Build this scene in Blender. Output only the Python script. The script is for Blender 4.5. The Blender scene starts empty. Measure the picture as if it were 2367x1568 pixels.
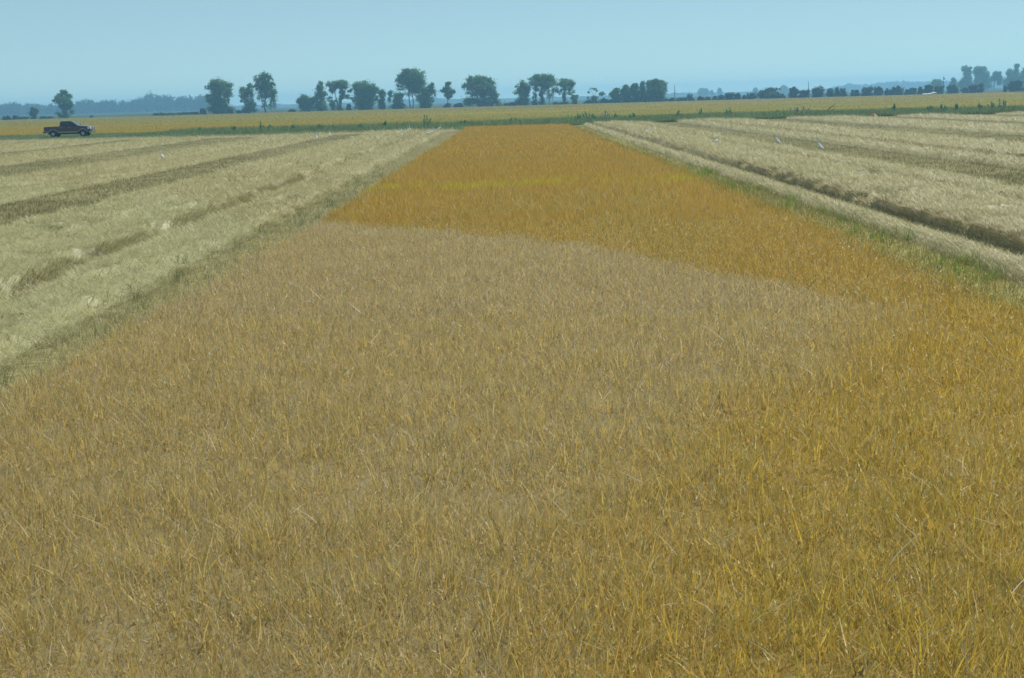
import bpy, bmesh, math, random
import numpy as np
from mathutils import Vector, Matrix

R = math.radians
C = bpy.context.scene.collection
scn = bpy.context.scene
rng = np.random.default_rng(7)
random.seed(7)

# ------------------------------------------------------------------ camera
CAM_H = 2.9
F = 3550.0            # focal length in pixels of a 2367 px wide picture
PITCH, YAW, ROLL = R(8.89), R(0.13), R(1.6)
cam = bpy.data.cameras.new('camera')
cam.lens = 36.0*F/2367.0
cam.sensor_width = 36.0
cam.clip_start = 0.1
cam.clip_end = 20000
cam_o = bpy.data.objects.new('camera', cam)
C.objects.link(cam_o)
fw = Vector((-math.sin(YAW)*math.cos(PITCH), math.cos(YAW)*math.cos(PITCH), -math.sin(PITCH)))
r0 = fw.cross(Vector((0, 0, 1))).normalized()
u0 = r0.cross(fw)
rt = r0*math.cos(ROLL) - u0*math.sin(ROLL)
up = r0*math.sin(ROLL) + u0*math.cos(ROLL)
m = Matrix((rt, up, -fw)).transposed().to_4x4()
m.translation = (0, 0, CAM_H)
cam_o.matrix_world = m
scn.camera = cam_o

# ------------------------------------------------------------------ world and sun
SUN_EL, SUN_AZ = R(52), R(42)          # azimuth from +Y towards +X
w = bpy.data.worlds.new('World')
scn.world = w
w.use_nodes = True
nt = w.node_tree
bg = nt.nodes['Background']
sky = nt.nodes.new('ShaderNodeTexSky')
sky.sky_type = 'NISHITA'
sky.sun_disc = False
sky.sun_elevation = SUN_EL
sky.sun_rotation = SUN_AZ
sky.altitude = 50
sky.air_density = 0.5
sky.dust_density = 0.0
sky.ozone_density = 6.0
tint = nt.nodes.new('ShaderNodeVectorMath'); tint.operation = 'MULTIPLY'; tint.inputs[1].default_value = (0.83, 0.86, 0.66)
nt.links.new(sky.outputs[0], tint.inputs[0]); flat_mix = nt.nodes.new('ShaderNodeMix'); flat_mix.data_type = 'RGBA'; flat_mix.inputs[0].default_value = 0.5   # flat colour mixed in to even out the sky gradient
flat_mix.inputs[7].default_value = (3.5, 5.2, 5.8, 1)
nt.links.new(tint.outputs[0], flat_mix.inputs[6]); nt.links.new(flat_mix.outputs[2], bg.inputs[0])
bg.inputs[1].default_value = 0.075
sl = bpy.data.lights.new('sun', 'SUN')
sl.energy = 3.3
sl.angle = R(0.6)
sl.color = (1.0, 0.95, 0.86)
so = bpy.data.objects.new('sun', sl)
C.objects.link(so)
sd = Vector((math.sin(SUN_AZ)*math.cos(SUN_EL), math.cos(SUN_AZ)*math.cos(SUN_EL), math.sin(SUN_EL)))
so.rotation_euler = sd.to_track_quat('Z', 'Y').to_euler()
scn.view_settings.view_transform = 'Standard'
scn.view_settings.look = 'None'
scn.view_settings.exposure = 0.8
scn.view_settings.gamma = 1

# ------------------------------------------------------------------ helpers
def at(x, y, Y):
    """pixel of the 2367 px wide photograph and a distance -> world X, Z"""
    dx, dy = x-1176.0, y-229.0
    hor = dx - 0.028*dy
    down = dy + 0.028*dx
    # depth along the optical axis, one refinement for the height
    h = 2.0
    for _ in range(3):
        zc = Y*math.cos(PITCH) + h*math.sin(PITCH)
        h = down*math.cos(PITCH)*zc/F
    return hor*zc/F, CAM_H-h

def tag(o, label=None, cat=None, group=None, kind=None):
    if label: o['label'] = label
    if cat: o['category'] = cat
    if group: o['group'] = group
    if kind: o['kind'] = kind
    return o

def empty(name, loc, rz=0.0, **k):
    o = bpy.data.objects.new(name, None)
    C.objects.link(o)
    o.location = loc
    o.rotation_euler = (0, 0, rz)
    return tag(o, **k)

def link(name, me, mat, parent=None):
    o = bpy.data.objects.new(name, me)
    C.objects.link(o)
    if mat is not None and not me.materials:
        me.materials.append(mat)
    if parent is not None:
        o.parent = parent
    return o

def np_mesh(name, V, Q=None, T=None, col=None, smooth=False):
    V = np.ascontiguousarray(V, dtype=np.float32)
    nq = 0 if Q is None else len(Q)
    n3 = 0 if T is None else len(T)
    parts = []
    if nq: parts.append(np.asarray(Q, dtype=np.int32).reshape(-1))
    if n3: parts.append(np.asarray(T, dtype=np.int32).reshape(-1))
    loops = np.concatenate(parts)
    tot = np.concatenate([np.full(nq, 4, np.int32), np.full(n3, 3, np.int32)])
    st = np.concatenate([[0], np.cumsum(tot)[:-1]]).astype(np.int32)
    me = bpy.data.meshes.new(name)
    me.vertices.add(len(V)); me.vertices.foreach_set('co', V.reshape(-1))
    me.loops.add(len(loops)); me.loops.foreach_set('vertex_index', loops)
    me.polygons.add(len(tot)); me.polygons.foreach_set('loop_start', st)
    try: me.polygons.foreach_set('loop_total', tot)
    except Exception: pass
    me.update(calc_edges=True)
    if smooth:
        me.polygons.foreach_set('use_smooth', np.ones(len(tot), bool))
    if col is not None:
        a = me.color_attributes.new('Col', 'FLOAT_COLOR', 'POINT')
        c4 = np.ones((len(V), 4), np.float32); c4[:, :3] = col
        a.data.foreach_set('color', c4.reshape(-1))
    return me

class Acc:
    """gathers strips and patches into one mesh"""
    def __init__(s): s.V=[]; s.Q=[]; s.T=[]; s.C=[]; s.n=0
    def add(s, V, Q=None, T=None, col=(1, 1, 1)):
        V = np.asarray(V, np.float32).reshape(-1, 3)
        s.V.append(V)
        if Q is not None and len(Q): s.Q.append(np.asarray(Q, np.int64).reshape(-1, 4)+s.n)
        if T is not None and len(T): s.T.append(np.asarray(T, np.int64).reshape(-1, 3)+s.n)
        cc = np.empty((len(V), 3), np.float32); cc[:] = col
        s.C.append(cc); s.n += len(V)
    def build(s, name, mat, parent=None, smooth=False):
        me = np_mesh(name, np.concatenate(s.V), np.concatenate(s.Q) if s.Q else None,
                     np.concatenate(s.T) if s.T else None, np.concatenate(s.C), smooth)
        return link(name, me, mat, parent)

def blades(acc, P, L, W, az, lean, bend, col, seg=2, psi=None, rise=1.0):
    """leaf strips: root P, length L, width W, azimuth az they lean to; lean 0 upright .. 1 flat"""
    n = len(P)
    if n == 0: return
    L = np.broadcast_to(L, n); W = np.broadcast_to(W, n); lean = np.broadcast_to(lean, n); bend = np.broadcast_to(bend, n)
    if psi is None: psi = rng.uniform(0, np.pi, n)
    a = np.stack([np.cos(az), np.sin(az)], 1)
    wd = np.stack([np.cos(psi), np.sin(psi), np.zeros(n)], 1)
    t = np.linspace(0, 1, seg+1)
    V = np.empty((n, seg+1, 2, 3), np.float32)
    for k, tk in enumerate(t):
        hd = L*(lean*tk + bend*tk*tk)
        zz = L*rise*(np.sqrt(np.clip(1-lean*lean, 0, 1))*tk - 0.55*bend*tk*tk)
        c = P.copy()
        c[:, 0] += a[:, 0]*hd; c[:, 1] += a[:, 1]*hd; c[:, 2] += zz
        wk = W*0.5*(1.0 if k == 0 else max(0.12, 1-tk**2.2))
        V[:, k, 0] = c - wd*wk[:, None]
        V[:, k, 1] = c + wd*wk[:, None]
    base = np.arange(n)[:, None]*(2*(seg+1))
    Q = []
    for k in range(seg):
        o = 2*k
        Q.append(np.concatenate([base+o, base+o+1, base+o+3, base+o+2], 1))
    cc = np.repeat(np.broadcast_to(col, (n, 3)), 2*(seg+1), axis=0)
    acc.add(V.reshape(-1, 3), np.concatenate(Q), None, cc)

_perm = np.random.default_rng(3).random((256, 256))
def vnoise(x, y):
    x = np.asarray(x, float); y = np.asarray(y, float)
    xi = np.floor(x).astype(int); yi = np.floor(y).astype(int)
    fx = x-xi; fy = y-yi
    fx = fx*fx*(3-2*fx); fy = fy*fy*(3-2*fy)
    g = lambda a, b: _perm[a % 256, b % 256]
    return (g(xi, yi)*(1-fx)+g(xi+1, yi)*fx)*(1-fy)+(g(xi, yi+1)*(1-fx)+g(xi+1, yi+1)*fx)*fy
def fbm(x, y, o=3):
    s = 0; a = 0.5; t = 0
    for k in range(o):
        s = s+a*vnoise(x*2**k+17.3*k, y*2**k+5.1*k); t += a; a *= .5
    return s/t
def sstep(a, b, x):
    t = np.clip((x-a)/(b-a), 0, 1); return t*t*(3-2*t)

def grid(xs, ys, zf, cf):
    X, Y = np.meshgrid(xs, ys)
    Z = zf(X, Y)
    V = np.stack([X, Y, Z], -1).reshape(-1, 3)
    nx, ny = len(xs), len(ys)
    i = np.arange((ny-1)*(nx-1)); r = i//(nx-1); c = i % (nx-1)
    a = r*nx+c
    Q = np.stack([a, a+1, a+nx+1, a+nx], 1)
    return V, Q, cf(X, Y).reshape(-1, 3)

def ygrid(y0, y1, k=0.012, d0=0.12):
    ys = [y0]
    while ys[-1] < y1: ys.append(ys[-1]+max(d0, ys[-1]*k))
    ys[-1] = y1
    return np.array(ys)

# ------------------------------------------------------------------ materials
def mat_attr(name, trans=0.3, rough=0.6, spec=0.2, nscale=None, namp=0.25, mult=(1, 1, 1)):
    """vertex colour x slight noise, diffuse with some light passing through the leaf"""
    m = bpy.data.materials.new(name); m.use_nodes = True
    n = m.node_tree.nodes; l = m.node_tree.links
    b = n['Principled BSDF']; out = n['Material Output']
    at_ = n.new('ShaderNodeAttribute'); at_.attribute_name = 'Col'
    src = at_.outputs['Color']
    if nscale:
        tc = n.new('ShaderNodeTexCoord'); no = n.new('ShaderNodeTexNoise'); no.inputs['Scale'].default_value = nscale
        no.inputs['Detail'].default_value = 6
        mr = n.new('ShaderNodeMapRange'); mr.inputs['From Min'].default_value = .3; mr.inputs['From Max'].default_value = .7
        mr.inputs['To Min'].default_value = 1-namp; mr.inputs['To Max'].default_value = 1+namp
        l.new(tc.outputs['Object'], no.inputs['Vector']); l.new(no.outputs['Fac'], mr.inputs['Value'])
        vm = n.new('ShaderNodeVectorMath'); vm.operation = 'SCALE'
        l.new(src, vm.inputs[0]); l.new(mr.outputs[0], vm.inputs['Scale']); src = vm.outputs[0]
    if mult != (1, 1, 1):
        v2 = n.new('ShaderNodeVectorMath'); v2.operation = 'MULTIPLY'; v2.inputs[1].default_value = mult
        l.new(src, v2.inputs[0]); src = v2.outputs[0]
    l.new(src, b.inputs['Base Color'])
    b.inputs['Roughness'].default_value = rough
    b.inputs['Specular IOR Level'].default_value = spec
    if trans > 0:
        tr = n.new('ShaderNodeBsdfTranslucent'); mx = n.new('ShaderNodeMixShader'); mx.inputs[0].default_value = trans
        l.new(src, tr.inputs['Color']); l.new(b.outputs[0], mx.inputs[1]); l.new(tr.outputs[0], mx.inputs[2])
        l.new(mx.outputs[0], out.inputs['Surface'])
    return m

def mat(name, col, rough=0.5, metal=0.0, spec=0.5, nscale=None, namp=0.1, coat=0.0):
    m = bpy.data.materials.new(name); m.use_nodes = True
    n = m.node_tree.nodes; l = m.node_tree.links
    b = n['Principled BSDF']
    b.inputs['Base Color'].default_value = (*col, 1)
    b.inputs['Roughness'].default_value = rough
    b.inputs['Metallic'].default_value = metal
    b.inputs['Specular IOR Level'].default_value = spec
    b.inputs['Coat Weight'].default_value = coat
    if nscale:
        tc = n.new('ShaderNodeTexCoord'); no = n.new('ShaderNodeTexNoise'); no.inputs['Scale'].default_value = nscale
        no.inputs['Detail'].default_value = 8
        rp = n.new('ShaderNodeValToRGB')
        rp.color_ramp.elements[0].position = .3; rp.color_ramp.elements[1].position = .7
        rp.color_ramp.elements[0].color = (*[c*(1-namp) for c in col], 1)
        rp.color_ramp.elements[1].color = (*[min(1, c*(1+namp)) for c in col], 1)
        l.new(tc.outputs['Object'], no.inputs['Vector']); l.new(no.outputs['Fac'], rp.inputs[0]); l.new(rp.outputs[0], b.inputs['Base Color'])
    return m

M_crop = mat_attr('rice_leaf', 0.5, 0.45, 0.35)
M_straw = mat_attr('straw', 0.22, 0.5, 0.3)
M_soil = mat_attr('soil_and_litter', 0.0, 0.95, 0.1, nscale=9.0, namp=.35)
M_mass = mat_attr('matted_straw', 0.0, 0.9, 0.1, nscale=7.0, namp=.3)
M_field = mat_attr('far_crop', 0.25, 0.8, 0.1)
M_green = mat_attr('weed_leaf', 0.3, 0.6, 0.2)
M_tree = mat_attr('tree_leaf', 0.45, 0.6, 0.15)
M_bark = mat('bark', (0.09, 0.075, 0.06), 0.9, nscale=3, namp=.4)
M_earth = mat('earth', (0.16, 0.125, 0.07), 0.95, spec=.1, nscale=.6, namp=.3)
M_land = mat('far_meadow', (0.03, 0.05, 0.025), 0.95, spec=.1, nscale=.01, namp=.3)

# ------------------------------------------------------------------ ground
def plane(name, x0, x1, y0, y1, z, mt, **k):
    me = np_mesh(name, np.array([[x0, y0, z], [x1, y0, z], [x1, y1, z], [x0, y1, z]]), [[0, 1, 2, 3]])
    return tag(link(name, me, mt), **k)
plane('ground', -6000, 6000, -60, 6000, -0.02, M_earth, kind='structure')
plane('meadow', -5900, 5900, 578, 5900, -0.012, M_land, kind='structure')

XL, XR = -3.78, 4.85       # edges of the uncut strip
Y_END = 131.0

def back_y(x):             # far side of the bank, where the next crop begins
    return np.interp(x, [-75, -59, -48, -36, -25, -5, 8, 25, 40, 52, 80], [195, 190, 186, 180, 176, 176, 183, 186, 181, 174, 168])
def edge_y(x):             # far edge of the harvested fields, where the green bank begins
    return np.interp(x, [-75, -59, -48, -36, -25, -5, 8, 25, 40, 52, 80], [162, 159, 156, 152, 149, 149.5, 161, 166, 162, 156, 150]) + 0.8*(vnoise(np.asarray(x)*.3, 3.0)-.5)

def pale(X, Y):
    """strength of the milky window glass reflection painted into the crop and straw colours"""
    wob = 0.5*(fbm(X*.9, Y*.5, 3)-.5)
    line = np.interp(X, [-30, -12, -3.6, 1.05, 3.15, 3.8, 6], [80, 52, 29.8, 24.2, 18.2, 16.6, 14])
    a = sstep(0.0, 1.0, (line-Y)/(line*.025)+wob)
    g = np.interp(Y, [4, 5.4, 8.1, 10.8, 13, 16], [-.1, .1, .6, 1.6, 2.7, 4.1])
    fe = np.interp(Y, [8, 13, 17], [.7, .9, 1.4])
    b = sstep(-0.9, 1.0, ((g-X)+wob*1.6)/fe)
    return a*b

# soil between rows with stubble litter
def soil_z(X, Y): return 0.05*(fbm(X*1.1, Y*1.1)-.5)+0.02
def soil_c(X, Y):
    n = fbm(X*.7, Y*.3)[..., None]
    c = np.array([0.195, 0.175, 0.078])*(0.8+.4*n)
    g = (sstep(4.8, 5.3, X)*(1-sstep(7.6, 8.4, X+.8*(fbm(X, Y*.3)-.4))) )[..., None]
    c = c*(1-g)+np.array([0.24, 0.22, 0.075])*g
    return c
acc = Acc()
xs = np.concatenate([np.arange(-75, -16, .6), np.arange(-16, -3.4, .2), ])
acc.add(*grid(xs, ygrid(2, 176, .012, .2), soil_z, soil_c)[:2], None, soil_c(*np.meshgrid(xs, ygrid(2, 176, .012, .2))).reshape(-1, 3))
xs = np.concatenate([np.arange(4.4, 18, .2), np.arange(18, 78, .6)])
acc.add(*grid(xs, ygrid(2, 176, .012, .2), soil_z, soil_c)[:2], None, soil_c(*np.meshgrid(xs, ygrid(2, 176, .012, .2))).reshape(-1, 3))
tag(acc.build('stubble_ground', M_soil, smooth=True), kind='structure')

# ------------------------------------------------------------------ sampling
def sample(x0, x1, y0, y1, dens, wedge=True):
    """random spots; density falls off outside the field of view"""
    n = int(max(0, (x1-x0)*(y1-y0)*dens))
    x = rng.uniform(x0, x1, n); y = rng.uniform(y0, y1, n)
    if wedge:
        k = np.abs(x) < y*0.40+2.2
        k |= rng.random(n) < 0.18
        x = x[k]; y = y[k]
    return x, y

# ------------------------------------------------------------------ uncut rice
edgeL = lambda y: np.interp(y, [10, 27, 131], [-4.4, -3.92, -3.72]) + 0.35*(fbm(y*.35, y*0+2.0)-.5)
edgeR = lambda y: np.interp(y, [12, 35, 131], [5.35, 5.38, 5.22]) + 0.4*(fbm(y*.3, y*0+9.0)-.5)
def canopy_z(X, Y):
    dl = np.minimum(X-edgeL(Y), edgeR(Y)-X); dl = np.minimum(dl, Y_END-Y)
    return 0.60*sstep(-0.12, 0.2, dl) + 0.09*(fbm(X*1.5, Y*1.5)-.5)*sstep(.1, .5, dl)
crop = Acc()
xs = np.arange(-4.95, 6.0, .12); ys = ygrid(2.4, Y_END+.5, .01, .12)
def can_c(X, Y):
    n = fbm(X*2.1, Y*1.3)[..., None]; p = pale(X, Y)[..., None]
    return (np.array([0.40, 0.27, 0.06])*(1-p)+np.array([0.40, 0.32, 0.17])*p)*(.8+.4*n)  # canopy turns beige where the glass reflection is painted in
crop_v, crop_q, crop_c = grid(xs, ys, canopy_z, can_c)
crop.add(crop_v, crop_q, None, crop_c)

PAL = np.array([   # leaf, stem and panicle colours of ripe rice
    [0.50, 0.305, 0.055],   # orange leaf
    [0.475, 0.345, 0.065],    # golden leaf
    [0.44, 0.32, 0.09],     # tan stem
    [0.50, 0.42, 0.19],     # straw beige panicle
    [0.33, 0.29, 0.065],    # olive stem
    [0.28, 0.31, 0.19],     # grey green stalk
    [0.66, 0.58, 0.40],     # bleached leaf
    [0.28, 0.18, 0.06]])    # brown husk
P_RIPE = np.array([.32, .28, .18, .06, .10, .01, .01, .04])
P_FAR  = np.array([.44, .24, .18, .03, .05, .0, .01, .05])
P_GLARE = np.array([.05, .20, .22, .25, .07, .15, .05, .01])  # blade mix inside the painted glass reflection
P_OLIV = np.array([.09, .26, .16, .10, .32, .03, .01, .03])
def crop_cols(x, y):
    n = len(x)
    p = pale(x, y)
    u = rng.random(n)
    def pick(prob): return np.minimum(np.searchsorted(np.cumsum(prob/prob.sum()), u), 7)
    a = pick(P_RIPE); b = pick(P_FAR); c = pick(P_GLARE); d = pick(P_OLIV)
    sel = np.where(y > 18, b, a)
    ol = sstep(14, 7, y)*0.95*sstep(-.5, 1.5, x)
    patch = fbm(x*.45+3, y*.22+8)
    sel = np.where(rng.random(n) < ol+np.clip((patch-.56)*3, 0, .6), d, sel)
    sel = np.where(rng.random(n) < p*np.interp(y, [5, 12, 20], [.55, .72, .9]), c, sel)
    col = PAL[sel]*(rng.uniform(.80, 1.16, n)[:, None])
    bl = (p*rng.uniform(.3, .85, n)*np.interp(y, [5, 9, 14, 20], [.42, .6, .88, 1.0]))[:, None]  # blend towards beige: milky glass reflection put into the blade colour
    col = col*(1-bl)+np.where(y > 13, 1, .93)[:, None]*np.array([.53, .43, .275])*rng.uniform(.85, 1.12, (n, 1))*bl
    # weedy yellow green band across the strip
    band = np.exp(-((y-41.6-0.12*x-.5*np.sin(x*1.3))/1.35)**2)*(.35+.6*(fbm(x*1.2, y*.2)>.47))
    k = rng.random(n) < band*.8
    col[k] = np.array([0.44, 0.40, 0.04])*rng.uniform(.8, 1.3, (k.sum(), 1))
    # green undergrowth creeping in along the right edge
    k = rng.random(n) < sstep(.7, .0, edgeR(y)-x)*.55
    col[k] = np.array([0.20, 0.20, 0.05])*rng.uniform(.7, 1.3, (k.sum(), 1))
    k = rng.random(n) < sstep(.35, .0, x-edgeL(y))*.35
    col[k] = np.array([0.22, 0.20, 0.09])*rng.uniform(.7, 1.3, (k.sum(), 1))
    return col
def plant_crop(y0, y1, dens, seg, wmul, hvar=1.0):
    x, y = sample(-4.8, 5.8, y0, y1, dens)
    k = (x > edgeL(y)-.05) & (x < edgeR(y)+.05) & (y < Y_END)
    x = x[k]; y = y[k]; n = len(x)
    clump = fbm(x*2.3, y*2.3, 2)
    z = np.clip(canopy_z(x, y)-.08, 0, 1)
    L = rng.uniform(.13, .27, n)*(.7+.6*clump)*hvar
    L *= np.where(z < .35, 1.5, 1)
    az = rng.uniform(0, 2*np.pi, n)
    lean = np.abs(rng.normal(0, .36, n)).clip(0, .9)
    bend = np.where(rng.random(n) < .38, rng.uniform(.25, .7, n), rng.uniform(0, .25, n))
    col = crop_cols(x, y)
    leaf = (rng.random(n) < .26) & (lean < .6)
    W = np.where(leaf, rng.uniform(.008, .017, n), rng.uniform(.003, .007, n))*wmul
    gold = leaf & (rng.random(n) < .6) & (y < 16)
    gp = (pale(x[gold], y[gold])*rng.uniform(.1, .9, gold.sum()))[:, None]  # broad leaves greyed inside the painted reflection
    col[gold] = (np.array([.58, .42, .07])*(1-gp)+np.array([.54, .45, .22])*gp)*rng.uniform(.8, 1.1, (gold.sum(), 1))
    P = np.stack([x, y, z], 1)
    blades(crop, P, L, W, az, lean, bend, col, seg)
plant_crop(3.2, 9, 3400, 3, .78)
plant_crop(9, 16, 2600, 2, .9)
plant_crop(16, 32, 2000, 2, .95)
plant_crop(32, 62, 900, 1, 1.6)
plant_crop(62, Y_END, 320, 1, 3.2)
# stray bleached stems lying across the canopy
x, y = sample(-4.0, 5.2, 3.5, 34, 7); k = (x > edgeL(y)) & (x < edgeR(y)); x = x[k]; y = y[k]; n = len(x)
blades(crop, np.stack([x, y, .76+rng.uniform(-.06, .12, n)], 1), rng.uniform(.08, .24, n), rng.uniform(.003, .006, n),
       np.where(rng.random(n) < .5, rng.normal(0, .5, n), np.pi+rng.normal(0, .5, n)), rng.uniform(.6, .96, n), rng.uniform(-.1, .35, n),
       np.array([.58, .52, .36])*rng.uniform(.7, 1.15, (n, 1)), 3, psi=rng.uniform(0, np.pi, n))
# grains of the panicles: small husks catching the light
def grains(y0, y1, dens, s):
    x, y = sample(-4.0, 5.2, y0, y1, dens); k = (x > edgeL(y)) & (x < edgeR(y)); x = x[k]; y = y[k]; n = len(x)
    P = np.stack([x, y, .68+rng.uniform(-.05, .22, n)], 1)
    c = PAL[rng.choice(8, n, p=[.08, .22, .25, .33, .03, .02, .03, .04])]*rng.uniform(.8, 1.25, (n, 1))
    blades(crop, P, rng.uniform(.012, .03, n)*s, rng.uniform(.004, .007, n)*s, rng.uniform(0, 6.28, n), rng.uniform(.2, .95, n), 0, c, 1)
grains(3.3, 12, 1100, 1.0); grains(12, 26, 420, 1.5)
tag(crop.build('uncut_rice', M_crop), label='long strip of standing ripe orange rice down the middle', cat='crop', kind='stuff')

# ------------------------------------------------------------------ windrows of cut straw
def straw_cols(x, y):
    n = len(x)
    u = rng.random(n)
    base = np.array([[.415, .375, .175], [.45, .415, .22], [.375, .335, .15], [.345, .345, .16], [.29, .25, .11]])
    i = np.searchsorted([.40, .62, .82, .94], u)
    c = base[i]*rng.uniform(.78, 1.15, (n, 1))
    br = sstep(.66, .8, vnoise(x*1.9+5, y*.9))*.5+sstep(.55, .75, fbm(x*.5, y*.15+4))*.12
    k = rng.random(n) < br
    c[k] = c[k]*np.array([.72, .66, .56])
    p = pale(x, y)[:, None]*.75  # painted glass reflection carried on over the loose straw
    return c*(1-p)+c*np.array([1.05, 1.10, 1.18])*p

def windrow(xa, xb, ya, yb, h, label, steep=0.22, mat_like=False, across=False):
    """mound between xa and xb with loose straw combed over it. across: runs along X instead (headland)"""
    acc = Acc()
    seed = abs(xa)*3.7+ya*.13
    def prof(X, Y):
        wa = xa+(.30 if xa > 0 else .7)*(fbm(Y*.45+seed, Y*0+1.5)-.5)+.12*(vnoise(Y*1.9+seed, Y*0)-.5)
        wb = xb+(.30 if xb > 0 else .7)*(fbm(Y*.45+seed, Y*0+7.5)-.5)+.12*(vnoise(Y*1.9+seed, Y*0+4)-.5)
        if across:
            wa = np.full_like(X, xa); wb = np.full_like(X, xb)
            e = edge_y(X)
            d1 = np.minimum((Y-(e-5.2+.5*(fbm(X*.4, X*0)-.5))), (e-1.2-Y))
            return sstep(0, .5, d1)*sstep(0, 1, np.minimum(X-wa, wb-X))
        s = sstep(0, steep, X-wa)*sstep(0, steep*1.6, wb-X)
        crown = 1-.22*np.abs((X-(wa+wb)/2)/((wb-wa)/2))**2
        ends = sstep(0, 1.5, edge_y(X)-1.0-(5.5 if xa < 0 else 0)-Y)
        return s*crown*ends
    def zf(X, Y):
        p = prof(X, Y)
        lump = .38*fbm(X*1.4+seed, Y*1.1, 3)+.28*vnoise(X*3.6, Y*3.2+seed)+.22*vnoise(X*7.5, Y*7+seed)
        hole = sstep(.68, .80, vnoise(X*1.5+seed*2, Y*.9))*.7
        return -.03+p*(h*(.62+.7*lump)*(1-hole)+.05)
    def cf(X, Y):
        n = fbm(X*2.5, Y*2.0)[..., None]
        c = np.array([0.34, 0.30, 0.135])*(.82+.36*n)
        pp = pale(X, Y)[..., None]*.75  # same painted reflection on the mound underneath
        return c*(1-pp)+c*np.array([.98, 1.10, 1.15])*pp
    far = min(abs(xa), abs(xb))
    dx = .09 if far < 16 else .2
    y0 = max(ya, far/0.37-6)
    if across: xs_ = np.arange(xa, xb, .5); ys_ = np.arange(ya, yb, .25)
    else: xs_ = np.arange(xa-.3, xb+.31, dx); ys_ = ygrid(y0, yb, .006 if far < 20 else .009, .12)
    V, Q, cc = grid(xs_, ys_, zf, cf)
    fz = V[Q].max(axis=1)[:, 2] > -.015          # drop cells that lie under the soil
    acc.add(V, Q[fz], None, cc)
    bands = [(3, 22, 1250, .0048, .17, 2), (22, 36, 900, .006, .19, 2), (36, 60, 400, .0095, .22, 2), (60, 95, 110, .016, .33, 1), (95, 181, 45, .028, .40, 1)]
    for (b0, b1, dens, wd, ln, sg) in bands:
        c0, c1 = max(b0, y0), min(b1, yb)
        if c1 <= c0: continue
        x, y = sample(xa-.1, xb+.1, c0, c1, dens)
        if steep < .2:      # extra strands hanging down the steep side
            x2, y2 = sample(xa-.2, xa+.45, c0, c1, dens*3.0); x = np.concatenate([x, x2]); y = np.concatenate([y, y2])
        if xa < 0 and not across:
            x2, y2 = sample(xb-.35, xb+.22, c0, c1, dens*2.0); x = np.concatenate([x, x2]); y = np.concatenate([y, y2])
        p = prof(x, y); k = p > .12; x = x[k]; y = y[k]; p = p[k]
        if len(x) == 0: continue
        n = len(x)
        z = zf(x, y)
        e = .06
        gx = (zf(x+e, y)-zf(x-e, y))/(2*e)
        steepness = np.abs(gx) > .55
        flow = 6.28*fbm(x*1.5+seed, y*1.4, 2)*1.5
        az = np.where(rng.random(n) < .85, rng.uniform(0, 6.28, n), flow+rng.normal(0, .8, n))
        lean = rng.uniform(.86, 1.0, n); bend = rng.uniform(-.12, .2, n)
        up_ = rng.random(n) < .09
        lean = np.where(up_, rng.uniform(.3, .8, n), lean); bend = np.where(up_, rng.uniform(.1, .5, n), bend)
        # strands hanging over the steep side
        az = np.where(steepness, np.where(gx > 0, np.pi, 0)+rng.normal(0, .7, n), az)
        lean = np.where(steepness, rng.uniform(.3, .75, n), lean)
        bend = np.where(steepness, rng.uniform(.3, .8, n), bend)
        L = ln*rng.uniform(.4, 1.25, n)
        ps = az+np.pi/2
        cs = straw_cols(x, y)
        butt = (x > xb-.42) if xa < 0 else (x < xa+.32)      # cut stem ends on the flank are browner
        butt &= (rng.random(n) < .75) & (not across)
        if xa < 0: butt &= (rng.random(n) < (.55 if xa > -13 else .25)) & (xa < -8 if xa > -13 else True)
        cs[butt] = cs[butt]*np.array([.76, .72, .58])
        blades(acc, np.stack([x, y, z+rng.uniform(-.005, .03, n)], 1), L, wd*rng.uniform(.6, 1.3, n), az, lean, bend, cs, sg, psi=ps)
    o = acc.build('straw_windrow', M_straw)
    tag(o, label=label, cat='windrow', group='rows of cut rice straw on the harvested field')
    return o

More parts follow.
